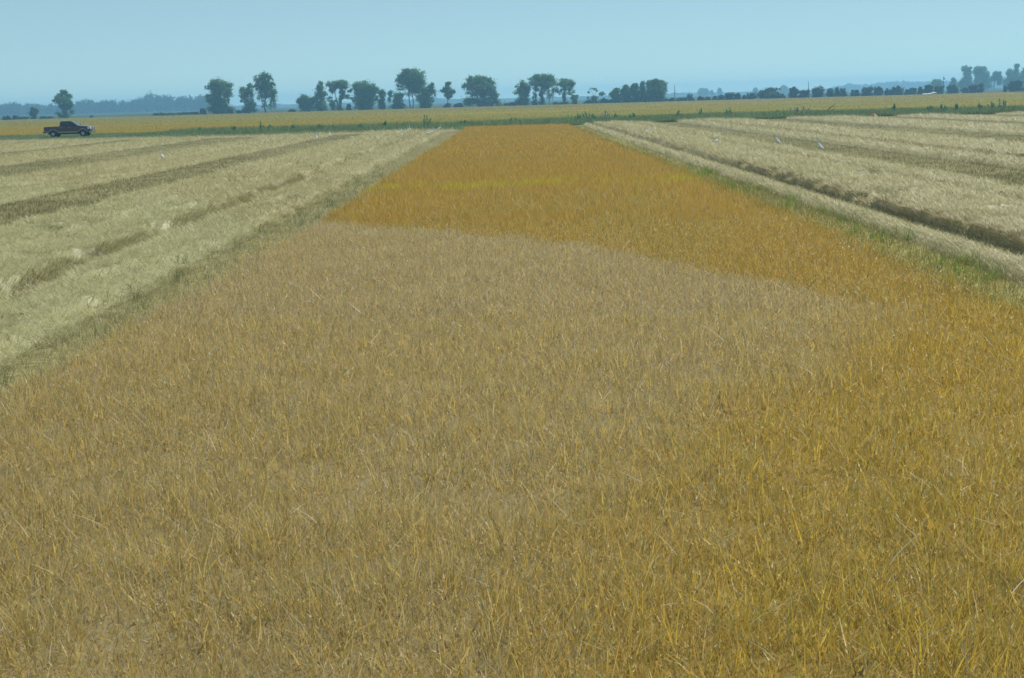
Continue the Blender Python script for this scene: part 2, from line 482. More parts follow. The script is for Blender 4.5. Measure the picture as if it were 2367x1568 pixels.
rows = [
 (7.3, 8.62, 3, 164, .17, 'thin flat mat of straw beside the right edge of the orange rice', .5),
 (8.72, 12.0, 3, 164, .30, 'deep straw windrow with a shaded steep side, nearest right of the orange rice', .13),
 (12.2, 14.2, 3, 166, .17, 'straw windrow right of the deepest shaded furrow, before the first stubble lane', .16),
 (17.2, 19.3, 3, 166, .22, 'straw windrow just right of the first stubble lane on the right field', .3),
 (19.5, 22.2, 3, 166, .24, 'straw windrow second to the right of the first stubble lane', .16),
 (22.4, 24.8, 3, 166, .15, 'straw windrow just left of the second stubble lane on the right field', .2),
 (28.9, 31.2, 3, 166, .20, 'straw windrow just right of the second stubble lane on the right field', .3),
 (31.5, 35.2, 3, 165, .16, 'wide straw windrow between second and third stubble lane, toward the right edge', .2),
 (39.4, 43.8, 3, 162, .14, 'far straw windrow in the right corner of the right field, short of the last', .25),
 (48.4, 56.0, 3, 158, .16, 'farthest straw windrow in the right corner of the right field by the bank', .25),
 (58.0, 70.0, 3, 155, .16, 'outermost straw windrow beyond the right corner of the harvested field', .25),
 (-7.75, -5.6, 3, 160, .22, 'low straw windrow bordering the left edge of the orange rice', .5),
 (-9.9, -7.7, 3, 160, .32, 'lumpy straw windrow second from the left edge of the orange rice', .3),
 (-12.3, -9.85, 3, 160, .27, 'straw windrow just right of the widest grey stubble lane on the left field', .35),
 (-18.6, -15.8, 3, 162, .15, 'straw windrow just left of the first stubble lane on the left field', .5),
 (-22.2, -18.9, 3, 163, .16, 'straw windrow just right of the second stubble lane on the left field', .5),
 (-33.3, -27.4, 3, 166, .14, 'broad straw windrow between second and third stubble lane on the left field', .5),
 (-44.2, -36.6, 3, 170, .14, 'far broad straw windrow at the left, below the dark pickup', .5),
 (-60.0, -47.0, 3, 174, .14, 'farthest straw windrow at the left edge, close below the green bank', .5),
]
for (a, b, y0, y1, h, lab, st) in rows:
    windrow(a, b, y0, y1, h, lab, steep=st)
windrow(-62, -4.6, 138, 164, .12, 'headland windrow of straw running crosswise along the foot of the left bank', across=True)

# ------------------------------------------------------------------ stubble in the lanes
stub = Acc()
row_spans = [(r[0], r[1]) for r in rows]
def in_row(x):
    k = np.zeros(len(x), bool)
    for a, b in row_spans: k |= (x > a+.15) & (x < b-.15)
    return k
for (b0, b1, dens, wd) in [(3, 25, 420, .006), (25, 50, 260, .009), (50, 90, 130, .014), (90, 174, 50, .026)]:
    for (xa, xb) in [(-62, -3.7), (5.0, 60)]:
        x, y = sample(xa, xb, b0, b1, dens)
        k = ~in_row(x) & (y < edge_y(x)-1); x = x[k]; y = y[k]; n = len(x)
        if n == 0: continue
        grn = (x > 4.6) & (x < 8.2)
        vrg = (x < -3.7) & (x > -6.4)
        c = np.array([[.215, .19, .083], [.245, .22, .105], [.18, .17, .075]])[rng.integers(0, 3, n)]*rng.uniform(.75, 1.2, (n, 1))
        c2 = np.array([[.31, .27, .075], [.37, .32, .115], [.24, .24, .06]])[rng.integers(0, 3, n)]*rng.uniform(.75, 1.25, (n, 1))
        wgt = np.where(grn, sstep(7.9, 6.9, x+.8*(fbm(x, y*.5)-.4))*.8, 0)
        sel = rng.random(n) < wgt
        c[sel] = c2[sel]
        c[vrg] = c[vrg]*np.array([1.7, 1.75, 1.95])
        Ls = rng.uniform(.08, .2, n)*np.interp(y, [25, 60, 100], [1, .7, .5])*np.where(sel, 1.4, 1)*np.where(vrg, .9, 1)
        blades(stub, np.stack([x, y, np.zeros(n)], 1), Ls, wd*rng.uniform(.7, 1.3, n), rng.uniform(0, 6.28, n),
               np.abs(rng.normal(0, .35, n)).clip(0, .95), rng.uniform(0, .3, n), c, 1 if b0 > 40 else 2)
tag(stub.build('rice_stubble', M_straw), label='short cut rice stubble standing in the bare lanes between straw rows', cat='stubble', kind='stuff')

# fresh green shoots along the right margin of the standing rice and a few on the left
gs = Acc()
for i in range(80):
    cy = rng.uniform(9, 60)**1.0; cx = rng.uniform(6.3, 7.6)+ (rng.random() < .15)*.8
    n = 26
    x = cx+rng.normal(0, .07, n); y = cy+rng.normal(0, .07, n)
    c = np.array([.18, .30, .055]) if rng.random() < .6 else np.array([.24, .32, .05])
    blades(gs, np.stack([x, y, np.full(n, .03)], 1), rng.uniform(.12, .34, n), .009, rng.uniform(0, 6.28, n), np.abs(rng.normal(0, .25, n)), .15, c*rng.uniform(.7, 1.2, (n, 1)), 2)
for i in range(45):
    cy = rng.uniform(10, 70); cx = rng.uniform(-6.2, -4.8)
    n = 16
    x = cx+rng.normal(0, .07, n); y = cy+rng.normal(0, .07, n)
    blades(gs, np.stack([x, y, np.full(n, .05)], 1), rng.uniform(.1, .26, n), .008, rng.uniform(0, 6.28, n), np.abs(rng.normal(0, .3, n)), .15, np.array([.13, .20, .07])*rng.uniform(.7, 1.2, (n, 1)), 2)
tag(gs.build('green_regrowth', M_green), label='small green shoots regrowing along the margins of the standing rice', cat='weeds', kind='stuff')

# ------------------------------------------------------------------ bank with rough grass
def bank_z(X, Y):
    d = Y-edge_y(X)
    tall = sstep(-44, -34, X)
    return -.03+(.10+.20*tall)*sstep(-.5, 4.5-2*tall, d)+.10*(fbm(X*.3, Y*.3)-.5)
acc = Acc()
xs = np.arange(-110, 111, 1.0); ys = np.arange(140, 200, .7)
V, Q, cc = grid(xs, ys, bank_z, lambda X, Y: np.array([.075, .10, .04])*(.7+.6*fbm(X*.3, Y*.5))[..., None])
d = V[:, 1]-edge_y(V[:, 0])
k = (d[Q].min(axis=1) > -1.2) & ((V[:, 1]-back_y(V[:, 0]))[Q].max(axis=1) < 2.5)
acc.add(V, Q[k], None, cc)
tag(acc.build('bank', M_soil, smooth=True), kind='structure')
gr = Acc()
n = 170000
x = rng.uniform(-85, 80, n); d = rng.uniform(-.4, 1, n); wq = back_y(x)-edge_y(x); d = np.where(d > 0, d*wq, d); y = edge_y(x)+d
z = bank_z(x, y)
tall = sstep(-44, -34, x)
ht = rng.uniform(.15, .55, n)*(.55+1.0*fbm(x*.35, y*.5, 2))*(.42+.55*tall)
# low where the pickup has driven
tr = (np.abs(y-174.5) < 3.2) & (x < -38)
ht = np.where(tr, ht*.35, ht)*np.where((d < 12) & (x < -2), .6, 1)
gc = np.array([[.17, .25, .09], [.23, .285, .125], [.13, .19, .08], [.33, .31, .18]])
c = gc[rng.choice(4, n, p=[.38, .27, .25, .10])]*rng.uniform(.75, 1.25, (n, 1))*(.75+.5*fbm(x*.15, y*.4))[:, None]
blades(gr, np.stack([x, y, z-.03], 1), ht, rng.uniform(.03, .08, n), rng.uniform(0, 6.28, n), np.abs(rng.normal(0, .25, n)).clip(0, .9), .15, c, 1)
tag(gr.build('bank_grass', M_green), label='rough green grass and low weeds covering the field bank', cat='grass', kind='stuff')

# ------------------------------------------------------------------ far crop
fc = Acc()
def far_z(X, Y): return .34*sstep(0, 1.5, Y-back_y(X)-.5)+.06*(fbm(X*.4, Y*.1)-.5)-.02
def far_c(X, Y):
    n = fbm(X*.02+4, Y*.045, 3)[..., None]
    g = sstep(.35, .65, fbm(X*.012+9, Y*.03, 3))[..., None]
    c = np.array([.245, .18, .010])*(1-g)+np.array([.20, .18, .012])*g
    return c*(.8+.4*n)
ys = np.concatenate([np.arange(166, 200, .7), np.arange(200, 581, 3.0)])
V, Q, cc = grid(np.arange(-260, 261, 3.0), ys, far_z, far_c)
d = V[:, 1]-back_y(V[:, 0]); k = d[Q].min(axis=1) > -1.5
fc.add(V, Q[k], None, cc)
n = 110000
y = rng.uniform(178, 576, n); x = rng.uniform(-1, 1, n)*(y*.37+8)
k = y > back_y(x)+.3; x = x[k]; y = y[k]; n = len(x)
c = far_c(x, y)*rng.uniform(.9, 1.1, (n, 1))
blades(fc, np.stack([x, y, far_z(x, y)-.03], 1), rng.uniform(.05, .12, n), .04+.0003*y, rng.uniform(0, 6.28, n), np.abs(rng.normal(0, .25, n)).clip(0, .8), .1, c, 1)
tag(fc.build('far_crop', M_field), label='wide flat golden olive crop field beyond the green bank', cat='crop', kind='stuff')

# ------------------------------------------------------------------ trees
def leaves(acc, cen, rad, n, size, col, rs, shell=.55):
    """leaf clumps through an ellipsoid, denser near its skin"""
    size = size*.85; n = int(n*1.25)
    u = rs.normal(size=(n, 3)); u /= np.linalg.norm(u, axis=1)[:, None]
    r = (shell+(1-shell)*rs.random(n))*np.where(rs.random(n) < .18, rs.uniform(.2, 1, n), 1)
    r = r*(1+.20*rs.normal(size=n))
    P = np.asarray(cen)+u*np.asarray(rad)*r[:, None]
    # quads of random tilt
    a = rs.normal(size=(n, 3)); a /= np.linalg.norm(a, axis=1)[:, None]
    b = np.cross(a, rs.normal(size=(n, 3))); b /= np.linalg.norm(b, axis=1)[:, None]
    s = size*rs.uniform(.5, 1.2, n)[:, None]
    V = np.stack([P-a*s-b*s*.2, P+b*s*.65, P+a*s+b*s*.1, P-b*s*.65], 1).reshape(-1, 3)
    Q = np.arange(n*4).reshape(n, 4)
    c = np.asarray(col)*rs.uniform(.65, 1.35, (n, 1))
    acc.add(V, Q, None, np.repeat(c, 4, axis=0))

def limb(acc, p0, p1, r0_, r1_, sides=6, wob=0.0, rs=None):
    p0 = np.array(p0, float); p1 = np.array(p1, float)
    seg = 4; rings = []
    d = p1-p0; ln = np.linalg.norm(d); d /= ln
    a = np.cross(d, [0, 0, 1.0]) if abs(d[2]) < .95 else np.cross(d, [1.0, 0, 0]); a /= np.linalg.norm(a); b = np.cross(d, a)
    for k in range(seg+1):
        t = k/seg; c = p0+(p1-p0)*t
        if rs is not None and 0 < k < seg: c = c+rs.normal(size=3)*wob*ln
        r = r0_*(1-t)+r1_*t
        th = np.arange(sides)*2*np.pi/sides
        rings.append(c+np.outer(np.cos(th), a)*r+np.outer(np.sin(th), b)*r)
    V = np.concatenate(rings); Q = []
    for k in range(seg):
        for j in range(sides):
            Q.append([k*sides+j, k*sides+(j+1) % sides, (k+1)*sides+(j+1) % sides, (k+1)*sides+j])
    acc.add(V, Q)

LEAF = (.105, .215, .055)
def tree(name, x0, x1, top, base, Y, blobs, stems, label, cat='tree', group=None, leafsize=.42, dens=1.0, seed=1, col=LEAF, depth=.8, zbase=0.0, flat=True):
    """x0..x1, top in pixels of the 2500 px photograph; blobs in the crown's own frame: (u -1..1, v 0..1, ru, rv, weight)"""
    rs = np.random.default_rng(seed)
    s = 2367/2500.
    xa, _ = at(x0*s, base*s, Y); xb, _ = at(x1*s, base*s, Y)
    _, zt = at((x0+x1)/2*s, top*s, Y)
    cx, hw, H = (xa+xb)/2, (xb-xa)/2, zt-zbase
    root = empty(name, (cx, Y, zbase), label=label, cat=cat, group=group)
    tk = Acc(); cr = Acc()
    for (u0_, v0, u1, v1, ra, rb) in stems:
        limb(tk, (u0_*hw, rs.normal()*.1, v0*H), (u1*hw, rs.normal()*hw*.25*(v1 > .4), v1*H), ra*H, rb*H, wob=.018, rs=rs)
    tk.build('trunk', M_bark, root, smooth=True)
    for (u, v, ru, rv, wgt) in blobs:
        cen = np.array([u*hw, rs.normal()*hw*.18, v*H]); rad = np.array([ru*hw, ru*hw*depth, rv*H])
        rad = rad*np.array([1.23, 1.15, 1.22]); area = rad[0]*rad[2]
        # each blob is itself a handful of leaf clusters with gaps between
        ncl = max(5, int(9*wgt+area*1.6))
        for j in range(ncl):
            q = rs.normal(size=3); q /= np.linalg.norm(q); q *= rs.uniform(.45, .86)
            cl = cen+q*rad
            cr_ = np.clip(.36*rs.uniform(.7, 1.25), .2, .5)
            rr = np.maximum(rad*cr_, .35)
            leaves(cr, cl, rr*1.15, int(42*dens*wgt*max(1, rr[0]*rr[2]*1.7/(leafsize/.42)**2)), leafsize*.74, np.array(col)*rs.uniform(.85, 1.15), rs, .35)
        leaves(cr, cen, rad*.8, int(20*dens*wgt*max(1, area*1.0/(leafsize/.42)**2)), leafsize*.85, col, rs, .1)
        leaves(cr, cen, rad*1.06, int(16*dens*wgt*max(1, area*1.0/(leafsize/.42)**2)), leafsize*.7, col, rs, .8)
    cr.build('crown', M_tree, root)
    return root

G = 'trees along the far field edge'
tree('broadleaf_tree', 128, 187, 220, 293, 590,
     [(.05, .87, .34, .11, 1.1), (-.35, .72, .36, .12, 1), (.38, .72, .34, .13, 1), (-.05, .60, .5, .18, 1.2), (.5, .50, .34, .12, .9), (-.7, .64, .16, .06, .5), (.1, .36, .45, .18, 1.1), (-.5, .2, .3, .10, .45), (.62, .24, .26, .10, .45), (.0, .10, .5, .10, 1)],
     [(0, 0, 0, .6, .03, .012), (0, .4, .5, .7, .012, .004), (0, .4, -.5, .7, .012, .004)],
     'lone dark oval tree behind the pickup at the far left', group=G, seed=11)
tree('broadleaf_tree', 70, 95, 264, 293, 588, [(0, .62, .85, .34, 1.1), (0, .25, .6, .25, .9)], [(0, 0, 0, .6, .04, .02)],
     'small round tree left of the lone tree, at the far left edge', group=G, seed=12, col=(.05, .10, .03))
tree('broadleaf_tree', 502, 573, 191, 281, 580,
     [(.0, .86, .45, .13, 1.1), (.3, .72, .5, .17, 1.1), (-.35, .80, .35, .10, .8), (.65, .58, .33, .14, .9), (-.1, .62, .4, .15, 1), (-.75, .74, .2, .06, .5), (-.65, .50, .25, .09, .6), (-.68, .38, .3, .1, .7), (.45, .38, .25, .14, .6), (-.15, .35, .38, .2, 1.1), (-.1, .14, .75, .15, 1.2), (.35, .12, .5, .12, 1)],
     [(-.1, 0, -.05, .7, .035, .012), (.3, 0, .35, .6, .02, .01), (-.1, .35, -.65, .55, .012, .004)],
     'tall tree with a leafy skirt, first of the pair right of the blue wood', group=G, seed=13)
tree('broadleaf_tree', 621, 677, 178, 277, 578,
     [(.1, .88, .42, .12, 1), (-.5, .82, .35, .12, .8), (.6, .86, .22, .08, .6), (.0, .70, .55, .14, 1), (.75, .72, .26, .09, .8), (-.55, .62, .35, .12, .6), (.1, .52, .55, .14, .9), (.7, .48, .32, .14, .9), (.75, .28, .28, .14, .7), (-.35, .42, .35, .13, .5), (.45, .14, .3, .1, .4), (-.1, .22, .25, .1, .4)],
     [(0, 0, .05, .85, .022, .008), (.0, .35, .6, .6, .01, .004), (.0, .45, -.5, .7, .01, .004), (.02, .25, .6, .4, .008, .003)],
     'tallest airy tree of the left pair, with a bare trunk showing low down', group=G, seed=14)
tree('broadleaf_tree', 586, 626, 205, 278, 576,
     [(.45, .90, .4, .10, .8), (-.3, .72, .62, .17, 1.1), (.4, .66, .5, .15, .8), (-.4, .50, .5, .12, .8), (.3, .3, .6, .18, 1), (.1, .13, .75, .15, 1.2)],
     [(.1, 0, .1, .7, .03, .012)], 'shorter leaning tree pressed against the left of the tall airy tree', group=G, seed=15)
tree('broadleaf_tree', 724, 769, 231, 275, 575, [(-.1, .72, .5, .25, 1.1), (-.6, .62, .35, .18, .9), (.5, .6, .5, .22, 1), (.0, .3, .7, .3, 1.3)], [(0, 0, 0, .6, .05, .02)],
     'low bushy tree at the left end of the middle group', group=G, seed=16)
tree('broadleaf_tree', 765, 803, 201, 274, 577, [(.0, .85, .4, .15, 1), (-.1, .64, .65, .16, 1), (.35, .66, .5, .15, .7), (-.2, .44, .75, .14, .8), (.3, .30, .5, .14, .6), (.3, .12, .6, .14, 1), (-.5, .2, .4, .2, .9)], [(0, 0, 0, .75, .025, .01)],
     'pointed tree between the low bushy tree and the forked tree', group=G, seed=17)
tree('broadleaf_tree', 799, 861, 197, 272, 575,
     [(-.4, .86, .5, .12, 1.2), (.15, .88, .55, .11, 1.3), (.4, .74, .4, .12, .9), (-.5, .68, .25, .12, .9), (.25, .56, .2, .16, .8), (.85, .66, .2, .08, .5), (.65, .47, .35, .08, .6), (-.8, .42, .22, .09, .5), (-.5, .24, .35, .16, 1), (.02, .25, .16, .25, .7), (0, .08, .35, .08, .9)],
     [(-.05, 0, -.5, .8, .02, .008), (-.02, 0, .3, .85, .034, .014), (.2, .4, .75, .55, .01, .004)],
     'forked tree shaped like a vase with sky showing between its limbs', group=G, seed=18)
tree('broadleaf_tree', 857, 926, 198, 271, 574,
     [(.0, .84, .62, .15, 1.3), (-.3, .72, .5, .18, 1.1), (.5, .68, .5, .18, 1.2), (0, .5, .6, .2, 1.3), (-.7, .38, .3, .09, .7), (.7, .38, .3, .1, .7), (0, .25, .62, .2, 1.3), (0, .1, .7, .1, 1.2)],
     [(0, 0, 0, .7, .03, .012)], 'dense round tree right of the forked tree', group=G, seed=19)
tree('broadleaf_tree', 920, 946, 220, 268, 573, [(0, .84, .6, .18, 1.1), (.3, .62, .6, .15, .9), (-.2, .45, .6, .15, 1), (0, .2, .65, .22, 1.1)], [(0, 0, 0, .7, .03, .015)],
     'narrow small tree between the dense round tree and the tallest tree', group=G, seed=20)
tree('broadleaf_tree', 945, 990, 221, 267, 572, [(-.5, .78, .4, .18, .8), (.1, .75, .45, .16, .7), (.5, .7, .4, .16, .8), (-.7, .52, .25, .12, .5), (.2, .42, .6, .22, 1.1), (.3, .16, .7, .18, 1.2)], [(.3, 0, .1, .6, .035, .015), (.2, .3, -.5, .7, .015, .006)],
     'ragged low tree at the left foot of the tallest tree', group=G, seed=21)
tree('broadleaf_tree', 967, 1043, 166.5, 267, 578,
     [(.0, .90, .52, .10, 1.2), (-.25, .80, .5, .13, 1.1), (.4, .80, .5, .14, 1.1), (-.65, .66, .32, .10, .8), (.0, .66, .5, .12, 1.1), (.72, .66, .3, .12, .9), (-.55, .54, .35, .07, .6), (.15, .50, .45, .11, .8), (.5, .46, .4, .12, .9), (-.1, .40, .4, .08, .5)],
     [(-.07, 0, -.1, .72, .016, .008), (.07, 0, .12, .72, .015, .008), (-.07, .4, -.6, .65, .008, .003), (.07, .45, .6, .7, .008, .003)],
     'tallest tree of the row, standing on two thin bare trunks', group=G, seed=22)
tree('broadleaf_tree', 1012, 1065, 203, 266, 574, [(.6, .82, .35, .16, 1), (.1, .66, .5, .2, 1), (.7, .62, .35, .16, .9), (-.2, .4, .5, .2, 1.1), (.3, .3, .5, .2, 1.1), (0, .12, .6, .14, 1.2)], [(0, 0, .1, .6, .03, .015), (.1, .3, .6, .8, .014, .006)],
     'tree crowding the right side of the tallest tree', group=G, seed=23)
tree('broadleaf_tree', 1075, 1113, 199.5, 264, 573, [(.1, .88, .38, .12, 1.1), (.0, .70, .5, .12, 1), (-.65, .64, .38, .06, .8), (.65, .62, .35, .11, .9), (.1, .52, .6, .11, 1.1), (.1, .40, .3, .06, .6)], [(0, 0, .05, .75, .02, .008)],
     'small slender tree on a thin stem, standing alone right of the tallest tree', group=G, seed=24)
tree('broadleaf_tree', 1127, 1229, 183.5, 262, 576,
     [(-.55, .86, .22, .10, 1), (-.1, .88, .34, .10, 1.2), (.28, .80, .30, .12, 1.1), (-.68, .68, .25, .12, .9), (-.15, .68, .42, .15, 1.2), (.42, .62, .26, .14, 1.1), (-.4, .46, .30, .12, .8), (.1, .44, .4, .15, 1), (.5, .38, .24, .15, 1), (-.62, .20, .26, .15, 1), (-.15, .17, .3, .14, .8), (.3, .18, .3, .15, 1), (.72, .14, .22, .12, 1)],
     [(-.2, 0, -.3, .75, .025, .01), (.1, 0, .1, .75, .022, .01), (.4, 0, .45, .6, .02, .01)],
     'broad dense tree, widest single crown at the end of the middle group', group=G, seed=25)
tree('broadleaf_tree', 1257, 1300, 198, 257, 574, [(-.2, .84, .55, .14, 1), (.4, .74, .5, .15, .8), (-.3, .56, .6, .18, 1), (.2, .4, .5, .2, 1), (-.1, .16, .75, .18, 1.3)], [(0, 0, 0, .7, .03, .012), (.6, 0, .5, .5, .012, .006)],
     'leafy tree at the left of the three tree clump right of centre', group=G, seed=26)
tree('broadleaf_tree', 1293, 1360, 181, 257, 576,
     [(-.4, .84, .5, .14, 1.2), (.1, .88, .55, .12, 1.2), (.55, .78, .42, .15, 1.1), (0, .70, .8, .12, 1.1), (-.5, .56, .3, .12, .7), (.2, .52, .3, .12, .6), (.8, .5, .25, .12, .6), (-.1, .36, .2, .15, .8), (-.65, .3, .2, .14, .5), (.5, .34, .35, .16, .35), (-.1, .12, .25, .13, 1.2), (-.6, .1, .2, .1, .9)],
     [(-.1, 0, -.05, .75, .035, .014), (-.6, 0, -.5, .7, .014, .006), (.45, 0, .4, .65, .01, .004), (.6, 0, .75, .5, .008, .003)],
     'tall spreading tree in the middle of the three tree clump', group=G, seed=27)
tree('broadleaf_tree', 1357, 1404, 192, 256, 573, [(-.2, .86, .6, .13, 1.2), (.4, .82, .55, .14, 1.1), (0, .68, .6, .13, 1), (-.55, .52, .35, .12, .5), (.5, .48, .4, .12, .6), (-.15, .42, .2, .16, .8), (-.1, .2, .2, .16, .9), (-.1, .06, .7, .07, 1.1)], [(-.12, 0, -.1, .75, .035, .014), (-.1, .3, .5, .6, .012, .005)],
     'mushroom shaped tree at the right of the three tree clump', group=G, seed=28)
tree('bush', 1391, 1413, 232, 256, 571, [(0, .7, .8, .3, 1.2), (0, .3, .6, .3, 1.2)], [(0, 0, 0, .6, .05, .03)], 'small heart shaped bush at the right foot of the mushroom shaped tree', 'bush', seed=29)
tree('dying_tree', 1430, 1476, 213, 252, 573, [(-.3, .88, .35, .06, .35), (.0, .9, .3, .06, .3), (-.75, .7, .18, .06, .2), (.2, .8, .2, .06, .25), (.65, .6, .32, .09, .9), (-.7, .38, .18, .06, .35), (-.1, .3, .35, .18, 1.2), (.2, .18, .6, .14, 1.2)],
     [(0, 0, -.1, .5, .03, .015), (-.1, .4, -.4, .88, .014, .004), (-.1, .4, .15, .9, .014, .004), (0, .35, .65, .6, .014, .005), (-.2, .5, -.75, .7, .008, .003), (-.3, .7, -.6, .9, .006, .002), (0, .35, -.7, .38, .008, .003)],
     'half bare dying tree with sparse twigs between the two clumps', group=G, seed=30, dens=.6)
cl = [(1489, 1517, 215.5, 251, 'wedge'), (1513, 1541, 208, 251, 'second'), (1536, 1563, 203, 250, 'third'), (1558, 1580, 199.5, 250, 'fourth')]
labs = ['pointed low tree at the left end of the dense dark clump', 'second tree from the left in the dense dark clump', 'middle tree of the dense dark clump', 'narrow tree next to the tallest in the dense dark clump']
for i, (a, b, t_, bs, _) in enumerate(cl):
    tree('broadleaf_tree', a, b, t_, bs, 574+i, [(.1, .82, .6, .17, 1.2), (-.2, .58, .8, .24, 1.3), (.3, .4, .7, .25, 1.3), (0, .17, .95, .18, 1.4)], [(0, 0, 0, .7, .04, .02)], labs[i], group=G, seed=31+i)
tree('broadleaf_tree', 1574, 1626, 193, 249, 575, [(.1, .86, .6, .14, 1.3), (-.4, .7, .5, .2, 1.2), (.55, .68, .45, .2, 1.2), (0, .5, .8, .24, 1.4), (-.1, .2, .85, .2, 1.5)], [(0, 0, 0, .7, .035, .015)],
     'largest round tree at the right end of the dense dark clump', group=G, seed=36)

# bushes of the hedge: (x0, x1, top, base) in photograph pixels
hb = [
 (5, 28, 284, 294, 'low dark bush at the extreme left edge of the far hedge'), (28, 48, 283, 294, 'low bush second from the left edge in the far hedge'), (46, 70, 285, 294, 'low bush left beside the small round tree'),
 (96, 118, 285, 293, 'low bush right beside the small round tree'), (112, 132, 286, 293, 'low bush touching the left side of the lone dark tree'), (219, 227, 285, 291, 'tiny bush right of the lone dark tree, above the pickup'),
 (372, 402, 277, 287, 'low wide bush under the left end of the blue wood'), (402, 432, 278, 287, 'low bush under the blue wood, left of the middle one'), (430, 460, 276, 286, 'middle bush of the low hedge under the blue wood'), (456, 487, 275, 285, 'low bush at the right end of the hedge under the blue wood'),
 (487, 504, 266, 282, 'upright bush at the left foot of the skirted tree'), (555, 572, 263, 280, 'round bush at the right foot of the skirted tree'), (576, 592, 270, 279, 'small bush left of the shorter leaning tree'),
 (704, 722, 268, 276, 'low scrubby bush left of the low bushy tree'), (845, 857, 255, 272, 'small pale bush in the gap right of the forked tree'), (1083, 1100, 253, 265, 'round bush under the slender lone tree'),
 (1107, 1131, 253, 264, 'bush between the slender tree and the broad dense tree'), (1229, 1244, 254, 260, 'low bush just right of the broad dense tree'), (1242, 1262, 251, 260, 'low bush just left of the three tree clump'),
 (1350, 1366, 250, 258, 'low bush between the spreading and the mushroom shaped tree'),
 (1424, 1446, 246, 254, 'low bush at the left foot of the dying tree'), (1462, 1482, 240, 253, 'bush at the right foot of the dying tree'), (1478, 1494, 245, 252, 'low bush between the dying tree and the dark clump'),
 (1617, 1650, 241, 249, 'low spreading bush just left of the first pole'), (1648, 1678, 239, 247, 'low spreading bush just right of the first pole'), (1676, 1693, 229, 246, 'pointed bush a little right of the first pole'),
 (1702, 1719, 235, 245, 'round bush second right of the first pole'), (1719, 1735, 237, 245, 'low bush third right of the first pole'), (1739, 1750, 236, 244, 'small bush fourth right of the first pole'), (1750, 1770, 233, 244, 'bush left of the twin bushes between the first two poles'),
 (1768, 1791, 225, 243, 'larger bush left of the pair between the first two poles'), (1790, 1808, 226, 243, 'larger bush right of the pair between the first two poles'), (1811, 1820, 233, 241, 'tiny bush left of the wide ragged bush'),
 (1822, 1848, 226, 241, 'bush joined to the left of the wide ragged bush'), (1845, 1906, 211, 240, 'wide ragged bush, largest of the hedge left of the second pole'), (1903, 1916, 230, 239, 'tiny bush at the right foot of the wide ragged bush'),
 (1924, 1949, 212, 238, 'tall upright bush left of the second pole'), (1948, 1978, 218, 238, 'bush touching the second pole from the left'), (1980, 2013, 210, 237, 'tall bush just right of the second pole'),
 (2015, 2037, 217, 236, 'second bush right of the second pole'), (2036, 2049, 214, 235, 'narrow bush third right of the second pole'), (2048, 2068, 214, 235, 'round bush fourth right of the second pole'),
 (2076, 2086, 220, 234, 'small bush with a gap on both sides, left one'), (2085, 2097, 219, 234, 'small bush with a gap on both sides, right one'), (2099, 2132, 212, 232, 'wide bush under the left end of the blue ridge'),
 (2131, 2155, 211, 232, 'square bush under the blue ridge'), (2157, 2174, 217, 231, 'low bush right of the square bush'), (2171, 2208, 210, 230, 'wide round bush left of the white flying bird'),
 (2206, 2218, 219, 229, 'low bush linking the wide round bush to the next'), (2214, 2238, 214, 229, 'bush just left of the white flying bird'), (2239, 2254, 213, 228, 'narrow bush behind the left wing of the white flying bird'), (2252, 2276, 207, 228, 'tall bush behind the white flying bird'),
 (2280, 2303, 209, 227, 'round bush left of the third pole'), (2309, 2339, 207, 226, 'round bush right of the third pole'), (2345, 2364, 214, 224, 'low bush under the two tall hazy trees, left end'),
 (2362, 2387, 205, 223, 'bush under the two tall hazy trees, middle'), (2385, 2403, 204, 223, 'bush under the two tall hazy trees, right end'), (2449, 2456, 210, 221, 'tiny upright bush near the right edge'),
 (2458, 2495, 196, 220, 'large dark bush at the right edge under the hazy trees'), (2494, 2520, 212, 219, 'low bush cut by the right edge of the photograph'),
]
for i, (a, b, t_, bs, lab) in enumerate(hb):
    if b-a > 50: bl = [(-.6, .4, .35, .25, 1.1), (-.2, .6, .4, .25, 1.1), (.4, .7, .4, .22, 1), (.8, .75, .2, .12, .6), (.2, .25, .75, .25, 1.4), (.7, .3, .3, .2, 1)]
    elif b-a > 22: bl = [(-.35, .6, .5, .28, 1.2), (.35, .64, .55, .3, 1.2), (0, .25, .9, .28, 1.3)]
    else: bl = [(.1*math.sin(i), .64, .75, .32, 1.2), (0, .25, .9, .28, 1.3)]
    tree('bush', a, b, t_, bs, 571+(i*7 % 6), bl, [(0, 0, .1, .7, .06, .02), (.1, 0, -.3, .6, .04, .02)], lab, 'bush', 'bushes of the far hedge', seed=60+i, col=(.05, .088, .032), leafsize=.36)

